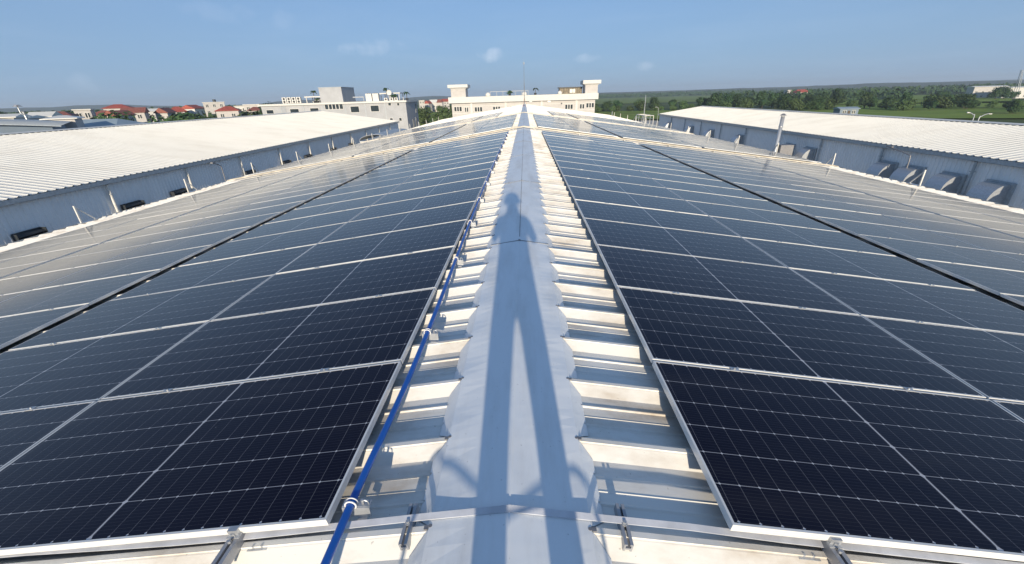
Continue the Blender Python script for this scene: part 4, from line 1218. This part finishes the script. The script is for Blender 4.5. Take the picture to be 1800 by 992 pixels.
tree_line((-60, 236), (-44, 232), 4, 4, (3, 2), .9, 'bush at the corner of the field behind the grey office block', 'bushes by the grey office')
tree_line((-90, 425), (-25, 425), 10, 5, (0, 2, 3), .8, 'distant tree in front of the small houses between the two office blocks', 'trees between the office blocks')
# far woods: one mass of crowns
def woods(name, areas, label, mat, hh=9):
    b = MB(); r2 = random.Random(5)
    for (ax, ay, bx_, by, dep, n) in areas:
        dirv = Vector((bx_ - ax, by - ay)).normalized(); nr = Vector((-dirv.y, dirv.x))
        if nr.y < 0: nr = -nr
        for i in range(n):
            u = r2.random(); q = r2.random() ** .8 * dep
            x = ax + (bx_ - ax) * u + nr.x * q; y = ay + (by - ay) * u + nr.y * q
            z = gh(x, y); rw_ = r2.uniform(3, 7); hgt = hh * r2.uniform(.6, 1.25)
            for k in range(22):
                a = r2.uniform(0, 2 * PI); rr = rw_ * math.sqrt(r2.random()); zz_ = z + hgt * (1 - (rr / rw_) ** 2 * .7) * r2.uniform(.55, 1.0)
                c = Vector((x + math.cos(a) * rr, y + math.sin(a) * rr, zz_)); s_ = r2.uniform(.8, 2.0)
                nv = Vector((math.cos(a) * .6, math.sin(a) * .6 - .3, r2.uniform(.2, 1))).normalized(); uu = nv.orthogonal().normalized(); vv = nv.cross(uu)
                b.add([c + uu * s_, c + vv * s_, c - uu * s_, c - vv * s_], [(0, 1, 2, 3)])
    o = b.obj(name, mat); setp(o, label, 'woods', kind='stuff'); return o
woods('far_woods', [(370, 650, 700, 480, 260, 900), (120, 1260, 660, 1160, 400, 900), (240, 430, 330, 390, 60, 60), (300, 520, 350, 660, 60, 100), (700, 480, 1100, 500, 300, 400)],
      'far dark green woods covering the low ground to the right horizon', M['leaf'])
woods('far_woods', [(-620, 330, -150, 460, 140, 520), (-350, 150, -230, 260, 60, 160), (-60, 470, -20, 470, 60, 60), (-200, 220, -110, 260, 50, 110)],
      'dark green tree cover around and behind the left town', M['leaf'], 6)

# ---------------------------------------------------------------- the photographer (stands behind the camera, throws the shadow on the ridge)
def skinned(name, joints, edges, root, mat, parent=None, sub=2):
    me = bpy.data.meshes.new(name); me.from_pydata([j[:3] for j in joints], edges, []); o = bpy.data.objects.new(name, me); col.objects.link(o)
    me.materials.append(mat)
    md = o.modifiers.new('skin', 'SKIN'); md.use_smooth_shade = True
    me.skin_vertices if me.skin_vertices else None
    if not me.skin_vertices:
        bpy.context.view_layer.objects.active = o
        bpy.context.view_layer.update()
    sv = me.skin_vertices[0].data if me.skin_vertices else me.attributes.get('skin_vertices')
    for i, j in enumerate(joints):
        sv[i].radius = (j[3], j[4] if len(j) > 4 else j[3]); sv[i].use_root = (i == root)
    s2 = o.modifiers.new('sub', 'SUBSURF'); s2.levels = sub; s2.render_levels = sub
    if parent is not None: o.parent = parent
    return o
GZR = ZP + .06
px0, py0 = .085, -.50
person = empty('person', (px0, py0, GZR - .03), 'person in navy work clothes and hard hat standing on the ridge, holding a phone', 'person')
J = [(0, 0, .93, .175, .12),         # 0 pelvis
     (0, 0, 1.12, .175, .12), (0, 0, 1.32, .20, .13), (0, 0, 1.42, .12, .09), (0, .01, 1.50, .058), (0, .02, 1.56, .062), (0, .03, 1.64, .088, .10), (0, .02, 1.73, .07, .08),   # 1-7
     (-.10, 0, .86, .105), (-.135, .01, .50, .075), (-.15, -.01, .12, .062), (-.15, .13, .05, .042, .03),   # 8-11 left leg
     (.10, 0, .86, .105), (.14, .01, .50, .075), (.165, -.01, .12, .062), (.175, .13, .05, .042, .03),      # 12-15
     (-.19, 0, 1.40, .062), (-.25, .12, 1.17, .045), (-.12, .36, 1.36, .034), (-.075, .41, 1.41, .032, .02),     # 16-19 left arm
     (.19, 0, 1.40, .062), (.25, .12, 1.17, .045), (.10, .36, 1.36, .034), (.055, .41, 1.41, .032, .02)]         # 20-23
Ed = [(0, 1), (1, 2), (2, 3), (3, 4), (4, 5), (5, 6), (6, 7), (0, 8), (8, 9), (9, 10), (10, 11), (0, 12), (12, 13), (13, 14), (14, 15),
      (3, 16), (16, 17), (17, 18), (18, 19), (3, 20), (20, 21), (21, 22), (22, 23)]
for s, w in ((-1, 19), (1, 23)):
    bx0 = J[w]
    for k, (dx, ln) in enumerate(((-.024, .055), (-.008, .068), (.008, .066), (.022, .052))):
        i0 = len(J); J += [(bx0[0] + dx * .8, bx0[1] + .01, bx0[2] + .045, .0085), (bx0[0] + dx - s * .012, bx0[1] + .022, bx0[2] + .045 + ln * .5, .008), (bx0[0] + dx - s * .02, bx0[1] + .016, bx0[2] + .045 + ln * .75, .007)]
        Ed += [(w, i0), (i0, i0 + 1), (i0 + 1, i0 + 2)]
    i0 = len(J); J += [(bx0[0] - s * .035, bx0[1] + .0, bx0[2] + .02, .011), (bx0[0] - s * .052, bx0[1] - .008, bx0[2] + .045, .009)]
    Ed += [(w, i0), (i0, i0 + 1)]
try:
    skinned('body', J, Ed, 0, M['cloth'], person)
except Exception as ex:
    print('skin failed', ex)
b = MB(); rr = [(.135, 1.66), (.125, 1.69), (.118, 1.73), (.10, 1.775), (.06, 1.805), (.01, 1.815)]
b.tube([(0, .03, z) for q, z in rr], [q for q, z in rr], 18); b.tube([(0, .05, 1.655), (0, .05, 1.667)], [.155, .15], 18); b.obj('hard_hat', M['hat'], person, smooth=True)
b = MB(); b.box(-.10, .10, .02, .045, 1.0, 1.06); b.obj('tool_belt', M['dark'], person)
b = MB()
b.tube([(0, .115, 1.625), (0, .145, 1.60), (0, .118, 1.59)], [.012, .018, .012], 8)
for sx in (-1, 1): b.tube([(sx * .032, .118, 1.645), (sx * .032, .126, 1.645)], .013, 8); b.tube([(sx * .088, .03, 1.60), (sx * .10, .02, 1.645)], .016, 6)
b.tube([(-.022, .116, 1.563), (.022, .116, 1.563)], .007, 6)
b.obj('face', M['skin'], person, smooth=True)
ph = MB(); ph.box(-.038, .038, -.004, .004, -.075, .075)
pe = empty('phone', (.045, -.045, 1.47), 'dark phone held up in both hands of the person behind the camera', 'phone'); ph.obj('phone_body', M['dark'], pe)
# unseen safety rope, added and shaped to cast the curved shadow near the feet
rp = [(-.44, -1.9, -.13), (-.43, -1.3, -.10), (-.40, -.72, .22), (-.33, -.48, .312), (-.12, -.46, .317), (.02, -.46, .308), (.17, -.46, .316), (.35, -.48, .308), (.41, -.72, .22), (.43, -1.3, -.10), (.44, -1.9, -.13)]
b = MB(); b.tube(cr_spline(rp, 6), .008, 8); o = b.obj('safety_rope', M['rope'], smooth=True); setp(o, 'pale safety rope looped low across the ridge behind the camera', 'rope')
